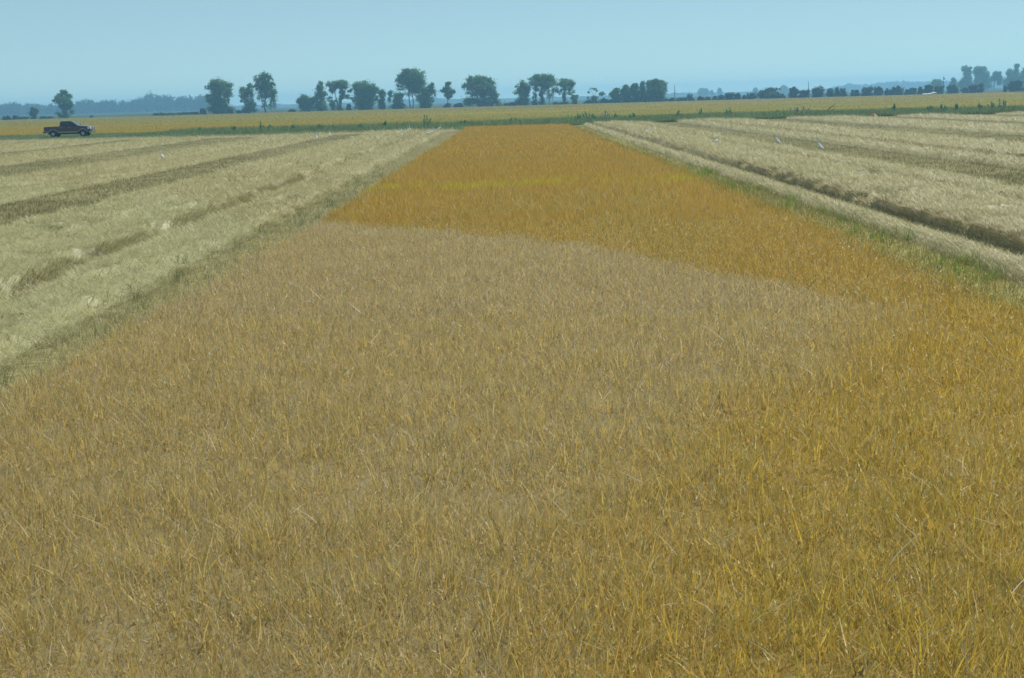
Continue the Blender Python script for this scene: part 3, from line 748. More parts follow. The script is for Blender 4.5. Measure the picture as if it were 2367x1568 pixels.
# hazier trees at the right, a field farther off
G2 = 'hazy trees far off at the right'
tree('broadleaf_tree', 2341, 2373, 162, 224, 1050, [(-.1, .88, .6, .12, 1), (.5, .84, .35, .11, .8), (.1, .68, .6, .12, .9), (.2, .5, .6, .14, 1), (0, .24, .95, .24, 1.3)], [(0, 0, 0, .8, .03, .012)], 'tall hazy tree left of the pair at the right', group=G2, seed=130, leafsize=.75)
tree('broadleaf_tree', 2372, 2415, 163, 223, 1055, [(-.4, .88, .4, .12, 1), (.25, .88, .35, .12, 1), (-.3, .72, .5, .15, 1), (.3, .62, .5, .18, 1), (.1, .35, .8, .24, 1.3), (0, .15, .95, .15, 1.3)], [(-.2, 0, -.3, .8, .03, .012), (.2, 0, .3, .8, .03, .012)], 'tall hazy twin topped tree right of the pair at the right', group=G2, seed=131, leafsize=.75)
tree('broadleaf_tree', 2416, 2447, 175, 222, 1045, [(0, .8, .6, .18, 1.1), (-.4, .6, .5, .18, 1), (.5, .62, .45, .2, 1), (.4, .36, .4, .14, .7)], [(-.4, 0, -.2, .7, .035, .014)], 'hazy round tree on a clear trunk near the right edge', group=G2, seed=132, leafsize=.75)
tree('broadleaf_tree', 2450, 2488, 157, 221, 1050, [(.5, .92, .3, .08, .9), (.5, .75, .3, .12, .9), (-.3, .62, .45, .16, 1.1), (.3, .5, .6, .2, 1.2), (0, .22, .95, .24, 1.3)], [(.3, 0, .4, .85, .03, .01)], 'hazy pointed tree at the right edge with a thin top', group=G2, seed=133, leafsize=.75)
tree('broadleaf_tree', 2484, 2516, 165, 220, 1048, [(0, .82, .5, .15, 1), (.1, .6, .7, .18, 1), (0, .3, .9, .3, 1.2)], [(0, 0, 0, .8, .03, .012)], 'hazy tree cut off by the right edge of the photograph', group=G2, seed=134, leafsize=.75)
tree('broadleaf_tree', 2270, 2302, 195, 227, 1040, [(0, .7, .8, .28, 1.1), (0, .3, .95, .3, 1.2)], [(0, 0, 0, .7, .04, .02)], 'low domed hazy tree behind the third pole, left of it', group=G2, seed=135, leafsize=.75)
tree('broadleaf_tree', 2315, 2337, 191, 226, 1042, [(0, .72, .6, .26, 1.1), (0, .3, .95, .3, 1.2)], [(0, 0, 0, .7, .04, .02)], 'small pointed hazy tree just right of the third pole', group=G2, seed=136, leafsize=.75)
G3 = 'very pale trees at the horizon right of centre'
for i, (a, b, t_, bs, lab) in enumerate([(1703, 1731, 216, 246, 'very pale wide tree on the horizon right of the first pole'), (1733, 1742, 221, 245, 'very pale narrow tree right of the pale wide one'), (1751, 1763, 216, 244, 'very pale slim tree, third from the first pole'),
        (1903, 1924, 209, 240, 'very pale tree behind the ragged bush'), (1838, 1850, 215, 241, 'very pale tree peeping over the left of the ragged bush')]):
    tree('broadleaf_tree', a, b, t_, bs, 1900, [(0, .72, .7, .26, 1.1), (0, .35, .85, .35, 1.2)], [(0, 0, 0, .7, .03, .02)], lab, group=G3, seed=140+i, leafsize=1.3)

# far woods, each one mass
def wood(name, pts, Y, label, size, seed, step=14, depth=60):
    rs = np.random.default_rng(seed); a = Acc(); s = 2367/2500.
    xs_ = np.arange(pts[0][0], pts[-1][0], step*.55)
    for xx in xs_:
        tp = np.interp(xx, [p[0] for p in pts], [p[1] for p in pts])+rs.normal()*1.1
        for row in range(2):
            X, zt = at(xx*s, (tp+row*2.5)*s, Y+row*depth*.3); X += rs.normal()*2
            zt = max(zt*1.1, 3.0)
            wd = step*Y/F*rs.uniform(.5, .95)
            yy = Y+rs.uniform(-depth, depth)*.3+row*depth*.3
            leaves(a, (X, yy, zt*.62), (wd*.85, wd*.8, zt*.36), 190, size, (.045, .08, .035), rs, .2)
            leaves(a, (X, yy, zt*.25), (wd*.95, wd*.8, zt*.32), 150, size*1.15, (.045, .08, .035), rs, .2)
    tag(a.build(name, M_tree), label=label, cat='wood', kind='stuff')
wood('distant_wood', [(-40, 262), (5, 258), (20, 254), (55, 255), (90, 258), (120, 257), (135, 262), (150, 262), (187, 256), (210, 244), (240, 250), (262, 247), (290, 246), (310, 252), (335, 244), (352, 236), (371, 230), (395, 236), (402, 235), (420, 238), (436, 240), (450, 237), (480, 238), (505, 235), (520, 240)],
     1500, 'long blue hazy wood behind the left end of the far hedge', 1.25, 201, step=13)
wood('distant_wood', [(520, 256), (560, 261), (640, 259), (675, 256), (690, 258), (760, 258), (860, 252), (950, 248), (1040, 243), (1065, 241), (1100, 243), (1130, 243), (1150, 250)],
     2600, 'pale blue ridge of wood seen in the gaps of the middle trees', 2.0, 202, step=12)
wood('distant_wood', [(1150, 250), (1260, 248), (1340, 243), (1420, 240), (1500, 240), (1625, 234), (1640, 228), (1680, 229), (1720, 231), (1800, 232), (1900, 226), (1990, 222), (2050, 214), (2064, 207), (2090, 208), (2110, 208), (2150, 203), (2185, 201), (2240, 201), (2300, 200), (2400, 197), (2460, 196), (2540, 195)],
     2700, 'faint blue ridge of wood on the horizon behind the right hedge', 2.0, 203, step=12)

# ------------------------------------------------------------------ poles
def lathe(prof, n=10):
    V = []; Q = []
    for (r, z) in prof:
        for k in range(n): V.append((r*math.cos(6.28318*k/n), r*math.sin(6.28318*k/n), z))
    for j in range(len(prof)-1):
        for k in range(n): Q.append([j*n+k, j*n+(k+1) % n, (j+1)*n+(k+1) % n, (j+1)*n+k])
    return V, Q
M_pole = mat('weathered_wood', (.17, .15, .13), .9, nscale=2, namp=.25)
M_steel = mat('galvanised_steel', (.3, .31, .32), .5, .6)
for (px_, top, Y, lab, head) in [(1646.6, 208, 590, 'thin bare utility pole right of the dense dark clump', 0), (1973, 200, 592, 'thin utility pole in the middle of the hedge', 0), (2302.5, 187, 592, 'utility pole with a small box near its top, between hedge bushes at the right', 1)]:
    s = 2367/2500.
    X, zt = at(px_*s, top*s, Y)
    r = empty('utility_pole', (X, Y, 0), label=lab, cat='pole', group='utility poles behind the hedge')
    a = Acc(); v, q = lathe([(.14, 0), (.13, zt*.5), (.10, zt), (.02, zt+.01)]); a.add(v, q); a.build('shaft', M_pole, r, smooth=True)
    a = Acc(); v, q = lathe([(.02, zt), (.06, zt+.05), (.05, zt+.16), (.01, zt+.2)]); a.add(v, q); a.build('insulator', M_steel, r)
    if head:
        a = Acc(); v, q = lathe([(.02, zt-1.25), (.24, zt-1.2), (.25, zt-.6), (.08, zt-.5), (.02, zt-.45)]); a.add(np.array(v)+[.3, 0, 0], q); a.build('transformer', M_steel, r, smooth=True)

# ------------------------------------------------------------------ tall weeds on the bank
def weed(x, top, base, wpx, Y, label, col=(.06, .11, .04), stalk=.5, name='tall_weed'):
    s = 2367/2500.
    X, zt = at(x*s, top*s, Y); z0 = float(bank_z(np.array(X), np.array(Y)))
    hw = wpx/2*s*Y/F; H = zt-z0
    rs = np.random.default_rng(int(x)); a = Acc()
    root = empty(name, (X, Y, z0), label=label, cat='weed', group='tall weeds on the bank')
    st = Acc()
    ns = max(4, int(hw*9))
    for k in range(ns):
        u = rs.uniform(-1, 1); h = H*rs.uniform(.55, 1)*(1-.35*abs(u))
        b0 = (u*hw*.6, rs.normal()*hw*.4, 0); b1 = (u*hw, rs.normal()*hw*.5, h)
        limb(st, b0, b1, .02, .008, sides=4, wob=.02, rs=rs)
        for t in np.linspace(.12, 1, 6):
            c = np.array(b0)*(1-t)+np.array(b1)*t
            leaves(a, c, (.26*(1.3-t), .26*(1.3-t), .18), 16, .085, np.array(col)*3.2, rs, .2)
    st.build('stalks', M_green, root)
    root.children[0].data.color_attributes['Col'].data.foreach_set('color', np.tile([.10, .10, .05, 1], len(root.children[0].data.vertices)).astype(np.float32))
    a.build('foliage', M_green, root)
for (x, top, wpx, lab, col) in [
    (1392, 277, 16, 'bright green bushy weed at the right far corner of the orange rice', (.07, .16, .03)),
    (1411, 276, 16, 'first weed of the long thicket right of the far end of the orange rice', (.06, .11, .05)),
    (1431, 271, 24, 'broad tall weed in the middle of the thicket beyond the orange rice', (.07, .12, .06)),
    (1452, 275, 16, 'lower weed between the two tall ones of the thicket', (.06, .11, .05)),
    (1478, 269, 28, 'tall greyish flowering weed at the right of the thicket', (.11, .13, .09)),
    (1503, 276, 10, 'thin weed at the right end of the thicket', (.06, .11, .05)),
    (1543, 277, 24, 'round dark weed right of the thicket by itself', (.05, .10, .04)),
    (1656, 270, 8, 'thin single weed stalk above the right bank', (.06, .10, .05)),
    (1713, 266, 20, 'round weed on the bank, left of two alike on the right', (.055, .105, .045)),
    (1782, 264, 22, 'round weed on the bank, right of two alike on the right', (.055, .105, .045)),
    (1900, 268, 16, 'low weed left of the fallen branches', (.07, .12, .05)),
    (1950, 259, 44, 'broad brownish seeding weed left of the fallen branches', (.13, .13, .09)),
    (2182, 254, 10, 'upright weed left of the dark one on the right bank', (.05, .10, .05)),
    (2270, 252, 16, 'dark green weed near the second dry patch on the bank', (.04, .09, .045)),
    (2305, 250, 22, 'weed below the third pole on the bank', (.055, .10, .05)),
    (2334, 252, 10, 'thin dark weed right below the third pole', (.05, .09, .05)),
    (2390, 251, 14, 'thin weed under the hazy trees on the bank', (.05, .09, .05)),
    (2445, 239, 22, 'tallest weed on the bank near the right edge', (.05, .10, .05)),
    (2420, 248, 16, 'weed left beside the tallest one near the right edge', (.05, .10, .05)),
    (1041, 276, 22, 'tall pale weed on the bank left of the far corner of the orange rice', (.07, .12, .05)),
    (1130, 291, 12, 'weed at the left far corner of the orange rice', (.05, .10, .045)),
    (1255, 284, 20, 'weed seen above the far end of the orange rice', (.05, .11, .045)),
    (941, 297, 14, 'small round weed on the left bank above the egrets', (.05, .10, .045)),
    (880, 302, 10, 'small weed on the left bank left of the egrets', (.05, .10, .045)),
    (637, 298, 14, 'taller weed of the pair on the bank between pickup and egrets', (.05, .11, .045)),
    (657, 304, 14, 'shorter weed of the pair on the bank between pickup and egrets', (.05, .11, .045)),
    (572, 306, 12, 'small weed on the bank left of the weed pair', (.05, .11, .045)),
    (485, 311, 16, 'low weed on the bank, nearest on the right of the pickup', (.05, .11, .045)),
    (717, 304, 16, 'low weed on the bank right of the weed pair', (.05, .10, .045)),
    (780, 303, 18, 'low weed in the middle of the left bank', (.05, .10, .045)),
]:
    X, _ = at(x*2367/2500, top, 175)
    weed(x, top, 0, wpx, float(edge_y(X))+(16 if x < 1300 else 9), lab, col)
# fallen branches
s = 2367/2500.
X, z = at(2018*s, 265*s, 176); bz = float(bank_z(np.array(X), np.array(176.)))
a = Acc(); rs = np.random.default_rng(5)
for (dx, dz) in [(.9, 1.15), (.75, .95), (-.9, .35), (-1.2, .2), (.3, .7), (1.0, .7), (-.4, .5)]:
    limb(a, (.2*rs.normal(), .1*rs.normal(), .05), (dx, .3*rs.normal(), dz), .05, .012, sides=5, wob=.05, rs=rs)
tag(a.build('fallen_branch', M_bark, smooth=True), label='dark fallen branches sticking up from the right bank', cat='branch').location = (X, 176, bz)
# dry patches and dirt on the bank
def heap(x, yb, wpx, h, col, name, label, cat, n=260):
    X, _ = at(x*s, yb*s, 165); Y = float(edge_y(X))+.4
    X, _ = at(x*s, yb*s, Y)
    hw = wpx/2*s*Y/F; a = Acc(); rs = np.random.default_rng(int(x))
    xs_ = np.linspace(-hw, hw, 22); ys_ = np.linspace(-1.3, 1.3, 12)
    zf = lambda U, V_: -.05+(h+.05)*np.clip(1-(U/hw)**2, 0, 1)*np.clip(1-(V_/1.3)**2, 0, 1)*(.7+.6*fbm(U*2+x, V_*2))
    V, Q, cc = grid(xs_, ys_, zf, lambda U, V_: np.array(col)*(.8+.4*fbm(U*3, V_*3))[..., None])
    a.add(V, Q, None, cc)
    u = rs.uniform(-.9*hw, .9*hw, n); v = rs.uniform(-1.1, 1.1, n)
    if cat == 'dry grass':
        blades(a, np.stack([u, v, zf(u, v)], 1), rs.uniform(.1, .3, n), .04, rs.uniform(0, 6.28, n), np.abs(rs.normal(0, .5, n)).clip(0, .9), .2, np.array(col)*rs.uniform(.7, 1.4, (n, 1)), 1)
    o = a.build(name, M_straw if cat == 'dry grass' else M_soil)
    o.location = (X, Y, float(bank_z(np.array(X), np.array(Y))))
    tag(o, label=label, cat=cat)
heap(2130, 281, 28, .35, (.23, .15, .06), 'dry_grass_tuft', 'orange brown dry grass tuft at the foot of the right bank', 'dry grass')
heap(2292, 275, 34, .25, (.20, .14, .07), 'dry_grass_tuft', 'reddish dry grass patch on the right bank below the third pole', 'dry grass')
heap(2482, 262, 40, .3, (.22, .16, .08), 'dry_grass_tuft', 'brown dry grass patch on the bank at the right edge', 'dry grass')
heap(2043, 286, 48, .18, (.36, .29, .22), 'dirt_patch', 'pale bare dirt at the foot of the bank below the fallen branches', 'dirt')

# ------------------------------------------------------------------ egrets
M_white = mat('white_feather', (.55, .57, .59), .8, spec=.2)
M_bill = mat('yellow_bill', (.55, .35, .06), .5)
M_leg = mat('dark_leg', (.04, .04, .035), .6)
def sweep(pts, rad, n=10, sx=1.0):
    """closed tube through pts with radii; sx squeezes it sideways"""
    pts = [Vector(p) for p in pts]; V = []; Q = []
    for i, p in enumerate(pts):
        d = (pts[min(i+1, len(pts)-1)]-pts[max(i-1, 0)]).normalized()
        a_ = Vector((0, 1, 0)); b_ = d.cross(a_).normalized()
        for k in range(n):
            th = 6.28318*k/n
            V.append(tuple(p+a_*math.cos(th)*rad[i]*sx+b_*math.sin(th)*rad[i]))
    for j in range(len(pts)-1):
        for k in range(n): Q.append([j*n+k, j*n+(k+1) % n, (j+1)*n+(k+1) % n, (j+1)*n+k])
    return V, Q
def egret(X, Y, z, rz, label, neck='up', scale=1.0, fly=False):
    r = empty('egret', (X, Y, z), rz, label=label, cat='egret', group='white egrets in the harvested fields')
    r.scale = (scale,)*3
    a = Acc()
    if fly:
        pts = [(-.30, 0, .0), (-.2, 0, .01), (-.08, 0, .02), (.05, 0, .02), (.14, 0, .035), (.20, 0, .07), (.17, 0, .11), (.21, 0, .12), (.27, 0, .10), (.29, 0, .095)]
        rad = [.006, .04, .07, .07, .05, .03, .028, .03, .022, .008]
    elif neck == 'up':
        pts = [(-.22, 0, .15), (-.15, 0, .20), (-.06, 0, .245), (.03, 0, .28), (.085, 0, .32), (.10, 0, .37), (.075, 0, .42), (.065, 0, .47), (.085, 0, .515), (.125, 0, .53), (.16, 0, .525)]
        rad = [.008, .035, .065, .07, .05, .026, .021, .019, .022, .025, .008]
    elif neck == 'tall':
        pts = [(-.18, 0, .12), (-.13, 0, .18), (-.06, 0, .245), (.01, 0, .30), (.045, 0, .36), (.045, 0, .42), (.03, 0, .48), (.03, 0, .54), (.05, 0, .58), (.09, 0, .59), (.12, 0, .585)]
        rad = [.008, .035, .06, .06, .04, .024, .02, .019, .022, .024, .008]
    else:  # stooping to feed
        pts = [(-.22, 0, .20), (-.15, 0, .23), (-.06, 0, .26), (.03, 0, .27), (.10, 0, .27), (.17, 0, .29), (.22, 0, .27), (.25, 0, .22), (.27, 0, .17), (.29, 0, .13), (.30, 0, .10)]
        rad = [.008, .035, .065, .07, .05, .026, .021, .019, .022, .025, .008]
    v, q = sweep(pts, rad); a.add(v, q); a.build('body', M_white, r, smooth=True)
    tip = Vector(pts[-1]); dr = (Vector(pts[-1])-Vector(pts[-2])).normalized()
    a = Acc(); v, q = sweep([tip-dr*.01, tip+dr*.04, tip+dr*.085], [.009, .006, .001], 6); a.add(v, q); a.build('bill', M_bill, r)
    if fly:
        for sg in (-1, 1):
            # one long, slightly arched wing with thickness
            prof = [(.0, .10, .03), (.18, .115, .065), (.38, .10, .075), (.52, .03, .05)]   # span, chord, height
            top = []; 
            V = []; Q = []
            for (sp, ch, hh) in prof:
                for (cx_, dz) in [(ch, 0), (ch*.3, .018), (-ch*1.0, .004), (-ch*.3, -.008)]:
                    V.append((.03+cx_, sg*(.03+sp), .03+hh+dz))
            for j in range(3):
                for k in range(4): Q.append([j*4+k, j*4+(k+1) % 4, (j+1)*4+(k+1) % 4, (j+1)*4+k])
            Q.append([12, 13, 14, 15])
            a = Acc(); a.add(V, Q); a.build('wing', M_white, r, smooth=True)
        for sg in (-1, 1):
            a = Acc(); v, q = sweep([(-.22, sg*.02, -.01), (-.40, sg*.02, -.005), (-.46, sg*.02, .0)], [.008, .006, .004], 5); a.add(v, q); a.build('leg', M_leg, r)
    else:
        for sg in (-1, 1):
            V = []; Q = []
            prof = [(.05, .03, .285), (.0, .064, .285), (-.08, .064, .25), (-.17, .035, .19), (-.24, .012, .145)]
            for (x_, y_, z_) in prof:
                for (dy, dz) in [(0, .035), (.012, 0), (0, -.04), (-.01, 0)]:
                    V.append((x_, sg*(y_+dy), z_+dz*(1 if x_ > -.2 else .3)+(-.02 if neck == 'tall' else 0)))
            for j in range(4):
                for k in range(4): Q.append([j*4+k, j*4+(k+1) % 4, (j+1)*4+(k+1) % 4, (j+1)*4+k])
            a = Acc(); a.add(V, Q); a.build('wing', M_white, r, smooth=True)
            a = Acc(); v, q = sweep([(-.03, sg*.025, .22), (-.035+.02*sg, sg*.025, .12), (-.03+.03*sg, sg*.028, .0)], [.009, .006, .006], 5); a.add(v, q)
            v, q = sweep([(-.06+.03*sg, sg*.028, .004), (.03+.03*sg, sg*.028, .004)], [.005, .003], 5); a.add(v, q)
            a.build('leg', M_leg, r)
    return r
def row_top(X, Y):       # height the bird stands at
    for (ra, rb, *_r) in rows:
        if ra < X < rb: return .16
    return .02
birds = [   # x, y of the feet in the 2500 px photograph, facing, posture
 (1748, 354, .9, 'up', 1.0, 'plump white egret nearest the deep furrow on the right field'),
 (1896, 354, 2.6, 'tall', 1.05, 'slim upright egret in the middle of the right field'),
 (1999, 369, 2.4, 'tall', 1.1, 'rightmost standing egret on the right field'),
 (1578, 327, 1.4, 'up', .95, 'egret left of two far ones close together on the right field'),
 (1598, 321, 2.0, 'up', .95, 'egret right of two far ones close together on the right field'),
 (396, 391, 2.2, 'up', 1.0, 'single egret nearest on the left field, on straw by the second stubble lane'),
 (664, 345, 2.4, 'feed', .9, 'stooping egret left of the tall one on the left field'),
 (773, 342, 1.6, 'tall', 1.05, 'tall upright egret by itself in the left field'),
 (805, 333, 1.5, 'up', .95, 'egret farther back, right of the tall upright one in the left field'),
 (911, 327, 2.4, 'feed', 1.0, 'leftmost egret of the scattered flock on the left field, stooping'),
 (970, 329, .7, 'feed', .95, 'stooping egret just left of the dense flock on the left field'),
 (980, 334, 2.2, 'up', .95, 'nearest egret of the dense flock on the left field'),
 (981, 326, 1.8, 'up', .9, 'egret right behind the nearest one of the dense flock'),
 (990, 327, 2.6, 'up', .9, 'plump egret in the middle of the dense flock'),
 (997, 322, 2.3, 'up', .9, 'egret beside the tall one at the back of the dense flock'),
 (1000.5, 321, 1.6, 'tall', 1.0, 'tall egret at the back of the dense flock'),
 (1046, 332, .6, 'feed', 1.0, 'stooping egret nearest in the line close to the orange rice'),
 (1054, 328, .9, 'up', 1.0, 'upright egret second in the line close to the orange rice'),
 (1073, 319, .8, 'up', 1.0, 'farthest egret in the line close to the orange rice, by the headland'),
]
for (x, y, rz, nk, sc, lab) in birds:
    z = .17
    dx, dy = x*s-1176, y*s-229
    Y = (CAM_H-z)*F/(dy+.028*dx)/math.cos(PITCH)**2 - (CAM_H-z)*math.tan(PITCH)
    X, zz = at(x*s, y*s, Y)
    egret(X, Y, .12, rz, lab, nk, sc)
X, zz = at(2267*s, 229*s, 110); o = egret(X, 110, zz-.08, R(-95), 'white egret gliding low with spread wings above the far crop at the right', fly=True, scale=1.0); o.rotation_euler = (R(-6.5), 0, R(-95)); o.rotation_euler = (Matrix.Rotation(R(-7), 3, 'Y') @ Matrix.Rotation(R(15), 3, 'X') @ Matrix.Rotation(R(-95), 3, 'Z')).to_euler()
X, zz = at(1756*s, 324*s, 108); o = egret(X, 108, zz-.05, R(80), 'small egret with spread wings just above the stubble lane on the right field', fly=True, scale=.5)

# ------------------------------------------------------------------ pickup
M_paint = mat('dark_maroon_paint', (.055, .010, .016), .35, .15, .5, coat=.6)
M_tan = mat('pewter_trim_paint', (.25, .23, .20), .45, .2)
M_glass = mat('tinted_glass', (.008, .012, .016), .08, 0, .6)
M_wind = mat('windscreen_glass', (.05, .06, .065), .12, 0, 1.0)
M_tyre = mat('tyre_rubber', (.015, .015, .015), .85)
M_rim = mat('alloy_rim', (.55, .56, .58), .3, .9)
M_chrome = mat('chrome', (.75, .76, .78), .12, 1.0)
M_lens = mat('headlight_lens', (.7, .74, .78), .12, .3, .8)
M_red = mat('red_lens', (.35, .03, .02), .25)
M_black = mat('black_plastic', (.015, .015, .015), .7)
def bm_obj(name, bm, mt, parent, bev=0.0, smooth=True):
    me = bpy.data.meshes.new(name)
    if bev > 0:
        bmesh.ops.bevel(bm, geom=[e for e in bm.edges if e.is_manifold and e.calc_face_angle(0) > .5], offset=bev, segments=2, affect='EDGES')
    bmesh.ops.recalc_face_normals(bm, faces=bm.faces)
    bm.to_mesh(me); bm.free()
    return link(name, me, mt, parent)
def extrude(bm, poly, y0, y1, in0=None):
    """side profile (x,z) pushed from y0 to y1"""
    a = [bm.verts.new((x, y0, z)) for x, z in poly]; b = [bm.verts.new((x, y1, z)) for x, z in poly]
    bm.faces.new(a); bm.faces.new(b[::-1])
    n = len(poly)
    for i in range(n): bm.faces.new((a[i], b[i], b[(i+1) % n], a[(i+1) % n]))
def hexa(bm, p):    # eight corners: bottom 4, top 4
    v = [bm.verts.new(q) for q in p]
    for f in [(0, 3, 2, 1), (4, 5, 6, 7), (0, 1, 5, 4), (1, 2, 6, 5), (2, 3, 7, 6), (3, 0, 4, 7)]: bm.faces.new([v[i] for i in f])
def box(bm, x0, x1, y0, y1, z0, z1): hexa(bm, [(x0, y0, z0), (x1, y0, z0), (x1, y1, z0), (x0, y1, z0), (x0, y0, z1), (x1, y0, z1), (x1, y1, z1), (x0, y1, z1)])
def arch(cx, cz, r, a0=180, a1=0, n=10): return [(cx+r*math.cos(R(a0+(a1-a0)*k/n)), cz+r*math.sin(R(a0+(a1-a0)*k/n))) for k in range(n+1)]
sx_, _ = at(162.5, 315, 174.5)
truck = empty('pickup_truck', (sx_, 174.5, .0), 0, label='dark maroon crew cab pickup with grey lower trim parked on the grassy bank at left', cat='pickup truck')
WR, WF = -1.80, 1.80       # wheel centres, 0 = middle of the wheelbase
tz = .40
truck.location = (sx_, 174.5, float(bank_z(np.array(sx_), np.array(174.5)))-.02)
truck.scale = (.93, .93, .92)
# body: side panels with arches, floor, bed walls, nose
bm = bmesh.new()
side = [(-2.86, .62), (-2.86, 1.26), (-1.02, 1.28), (-1.0, 1.30), (1.05, 1.30), (1.55, 1.28), (2.45, 1.18), (2.68, 1.08), (2.74, .86), (2.72, .60)] + [(2.30, .56)] + arch(WF, tz, .50, 20, 160)[0:] + [(1.2, .48), (-1.2, .48)] + arch(WR, tz, .50, 20, 160) + [(-2.4, .56)]
extrude(bm, side, -.99, -.90); extrude(bm, side, .90, .99)
box(bm, -2.84, 2.3, -.90, .90, .62, .80)             # floor pan
box(bm, -2.86, -2.80, -.90, .90, .80, 1.25)          # tailgate
box(bm, -1.06, -.98, -.90, .90, .80, 1.30)           # bed front
box(bm, -.98, 1.2, -.90, .90, .80, 1.28)             # cabin tub
hexa(bm, [(1.2, -.90, .80), (2.66, -.86, .80), (2.66, .86, .80), (1.2, .90, .80), (1.05, -.90, 1.29), (2.50, -.84, 1.16), (2.50, .84, 1.16), (1.05, .90, 1.29)])
bm_obj('body', bm, M_paint, truck, .02)
bm = bmesh.new()     # hood: raised panel
hexa(bm, [(1.10, -.80, 1.28), (2.50, -.74, 1.15), (2.50, .74, 1.15), (1.10, .80, 1.28), (1.14, -.72, 1.345), (2.40, -.64, 1.225), (2.40, .64, 1.225), (1.14, .72, 1.345)])
bm_obj('hood', bm, M_paint, truck, .03)
# cab: pillars and roof as a shell
cb = [(-1.0, 1.28), (1.30, 1.28), (.48, 1.84), (.30, 1.90), (-.78, 1.90), (-.92, 1.85)]
bm = bmesh.new()
lo = .92; hi = .72
def yz(z): return lo+(hi-lo)*(z-1.28)/.62
a = [bm.verts.new((x, -yz(z), z)) for x, z in cb]; b = [bm.verts.new((x, yz(z), z)) for x, z in cb]
bm.faces.new(a); bm.faces.new(b[::-1])
for i in range(len(cb)): bm.faces.new((a[i], b[i], b[(i+1) % len(cb)], a[(i+1) % len(cb)]))
bm_obj('cab', bm, M_paint, truck, .03)
def pane(name, poly, sg, mt, par, t=.012):
    bm = bmesh.new()
    o_ = [bm.verts.new((x, sg*(yz(z)+.004), z)) for x, z in poly]; p_ = [bm.verts.new((x, sg*(yz(z)+.004+t), z)) for x, z in poly]
    bm.faces.new(o_); bm.faces.new(p_[::-1])
    for i in range(len(poly)): bm.faces.new((o_[i], p_[i], p_[(i+1) % len(poly)], o_[(i+1) % len(poly)]))
    return bm_obj(name, bm, mt, par)
for sg in (-1, 1):
    # doors: thin proud skins with their window, handle
    for (xa, xb, win, hx) in [(.02, 1.0, [(.05, 1.33), (1.10, 1.33), (.52, 1.74), (.42, 1.79), (.05, 1.80)], .12), (-.92, -.02, [(-.84, 1.33), (-.04, 1.33), (-.04, 1.80), (-.74, 1.80), (-.82, 1.72)], -.82)]:
        bm = bmesh.new(); box(bm, xa, xb, sg*.988 if sg > 0 else -.999, .999 if sg > 0 else -.988, .66, 1.285)
        dr = bm_obj('door', bm, M_paint, truck, .003)
        pane('window', win, sg, M_glass, truck)
        bm = bmesh.new(); box(bm, hx, hx+.16, sg*1.0 if sg > 0 else -1.025, 1.025 if sg > 0 else -1.0, 1.12, 1.15)
        bm_obj('handle', bm, M_chrome, dr, .004)
    # lower two tone trim
    bm = bmesh.new(); box(bm, -1.22, 1.22, .992 if sg > 0 else -1.012, 1.012 if sg > 0 else -.992, .50, .68)
    bm_obj('side_trim', bm, M_tan, truck, .004)
    bm = bmesh.new(); box(bm, -2.84, -2.36, .992 if sg > 0 else -1.008, 1.008 if sg > 0 else -.992, .60, .74); bm_obj('rear_quarter_trim', bm, M_tan, truck, .004)
    # flared arches
    for cx in (WR, WF):
        bm = bmesh.new()
        outer = arch(cx, tz, .60, 150 if cx > 0 else 160, 20 if cx > 0 else 30, 12); inner = arch(cx, tz, .50, 20 if cx > 0 else 30, 150 if cx > 0 else 160, 12)
        extrude(bm, outer+inner, .985 if sg > 0 else -1.03, 1.03 if sg > 0 else -.985)
        bm_obj('wheel_arch_trim', bm, M_tan, truck, .004)
    # mirror
    bm = bmesh.new(); box(bm, .95, 1.08, 1.0 if sg > 0 else -1.2, 1.2 if sg > 0 else -1.0, 1.30, 1.50); bm_obj('mirror', bm, M_black, truck, .02)
    # lamps
    bm = bmesh.new(); hexa(bm, [(2.55, sg*.62, .92), (2.76, sg*.62, .92), (2.62, sg*1.0, .92), (2.40, sg*1.0, .92), (2.5, sg*.62, 1.16), (2.70, sg*.62, 1.14), (2.55, sg*.995, 1.12), (2.38, sg*.995, 1.12)])
    bm_obj('headlight', bm, M_lens, truck, .006)
    bm = bmesh.new(); box(bm, -2.885, -2.78, .82 if sg > 0 else -1.0, 1.0 if sg > 0 else -.82, .88, 1.22); bm_obj('tail_light', bm, M_red, truck, .01)
    for cx in (WR, WF):
        a = Acc()
        v, q = lathe([(.20, -.13), (.30, -.14), (.375, -.13), (.395, -.09), (.395, .09), (.375, .13), (.30, .14), (.20, .13)], 28)
        v = [(x_, z_, y_) for x_, y_, z_ in v]; a.add(np.array(v), q); t_ = a.build('wheel', M_tyre, truck, smooth=True)
        t_.location = (cx, sg*.87, tz-.01)
        a = Acc()
        v, q = lathe([(.0, .10), (.06, .115), (.07, .09), (.19, .05), (.235, .12), (.245, .125), (.245, .0), (0, -.02)], 28)
        v = [(x_, z_*(sg), y_) for x_, y_, z_ in v]; a.add(np.array(v), q)
        for k in range(6):
            th = k*math.pi/3; dx_, dz_ = math.cos(th), math.sin(th)
            P_ = [(dx_*.05-dz_*.03, dz_*.05+dx_*.03), (dx_*.23-dz_*.025, dz_*.23+dx_*.025), (dx_*.23+dz_*.025, dz_*.23-dx_*.025), (dx_*.05+dz_*.03, dz_*.05-dx_*.03)]
            V = [(p[0], sg*.125, p[1]) for p in P_]+[(p[0], sg*.08, p[1]) for p in P_]
            a.add(V, [[0, 1, 2, 3], [4, 7, 6, 5], [0, 4, 5, 1], [1, 5, 6, 2], [2, 6, 7, 3], [3, 7, 4, 0]])
        a.build('rim', M_rim, t_, smooth=False)
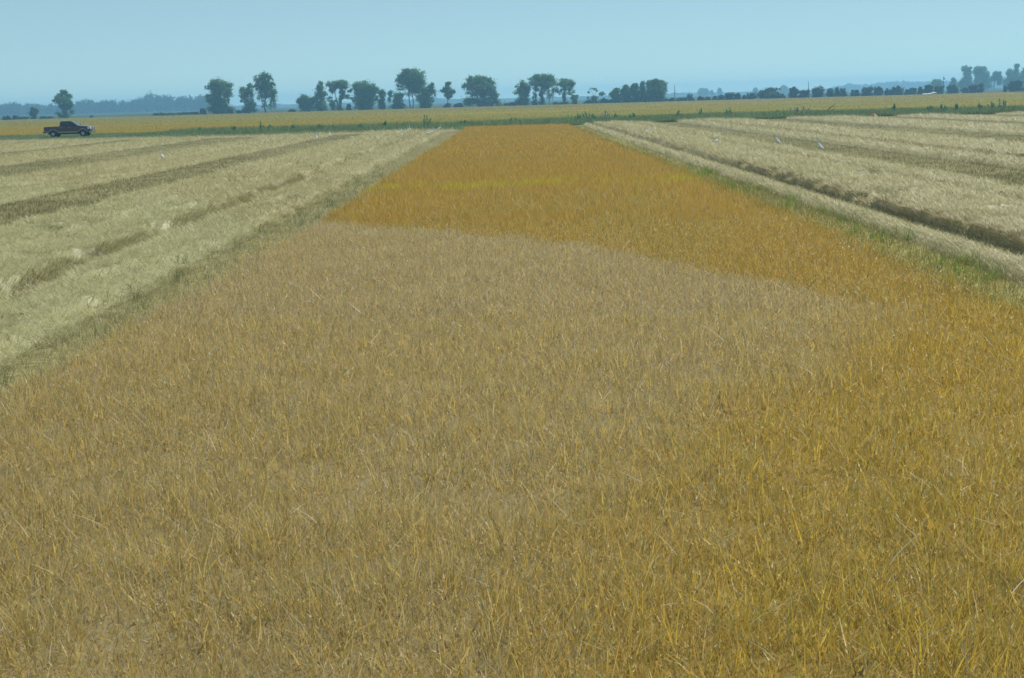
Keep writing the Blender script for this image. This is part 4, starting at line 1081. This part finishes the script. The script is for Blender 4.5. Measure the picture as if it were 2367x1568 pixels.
# windscreen, rear glass
def slab(name, p, mt, t):
    bm = bmesh.new(); n = (Vector(p[1])-Vector(p[0])).cross(Vector(p[2])-Vector(p[0])).normalized()
    if n.z < 0: n = -n
    hexa(bm, [tuple(Vector(q)+n*.004) for q in p]+[tuple(Vector(q)+n*(.004+t)) for q in p]); return bm_obj(name, bm, mt, truck)
slab('windscreen', [(1.24, -.86, 1.32), (1.24, .86, 1.32), (.53, .71, 1.807), (.53, -.71, 1.807)], M_wind, .012)
bm = bmesh.new(); hexa(bm, [(-.998, -.75, 1.36), (-.99, -.75, 1.36), (-.99, .75, 1.36), (-.998, .75, 1.36), (-.955, -.65, 1.78), (-.94, -.65, 1.78), (-.94, .65, 1.78), (-.955, .65, 1.78)]); bm_obj('rear_window', bm, M_glass, truck)
bm = bmesh.new(); hexa(bm, [(2.66, -.60, .80), (2.80, -.60, .80), (2.80, .60, .80), (2.66, .60, .80), (2.50, -.60, 1.14), (2.72, -.60, 1.14), (2.72, .60, 1.14), (2.50, .60, 1.14)])
gr_ = bm_obj('grille', bm, M_chrome, truck, .01)
bm = bmesh.new(); 
for k in range(4): box(bm, 2.70, 2.805, -.54, .54, .83+k*.07, .865+k*.07)
bm_obj('grille_opening', bm, M_black, gr_)
bm = bmesh.new(); hexa(bm, [(2.55, -.98, .44), (2.88, -.80, .46), (2.88, .80, .46), (2.55, .98, .44), (2.55, -.99, .74), (2.90, -.80, .76), (2.90, .80, .76), (2.55, .99, .74)]); bm_obj('front_bumper', bm, M_chrome, truck, .03)
bm = bmesh.new(); box(bm, -3.0, -2.84, -.96, .96, .50, .68); bm_obj('rear_bumper', bm, M_black, truck, .03)
bm = bmesh.new(); box(bm, -2.5, 2.4, -.55, .55, .34, .62); bm_obj('chassis', bm, M_black, truck)

# ------------------------------------------------------------------ haze
hz = bpy.data.materials.new('haze'); hz.use_nodes = True
n_ = hz.node_tree.nodes; l_ = hz.node_tree.links
n_.remove(n_['Principled BSDF'])
pv = n_.new('ShaderNodeVolumePrincipled')
pv.inputs['Color'].default_value = (.33, .70, 1.0, 1)
pv.inputs['Density'].default_value = 0.00048
pv.inputs['Anisotropy'].default_value = 0.25
l_.new(pv.outputs[0], n_['Material Output'].inputs['Volume'])
bm = bmesh.new(); box(bm, -1500, 1500, -60, 2900, -1.1, 20.5)
ho = bm_obj('haze', bm, hz, None)
tag(ho, label='pale blue haze lying over the far fields and woods', cat='haze', kind='stuff')
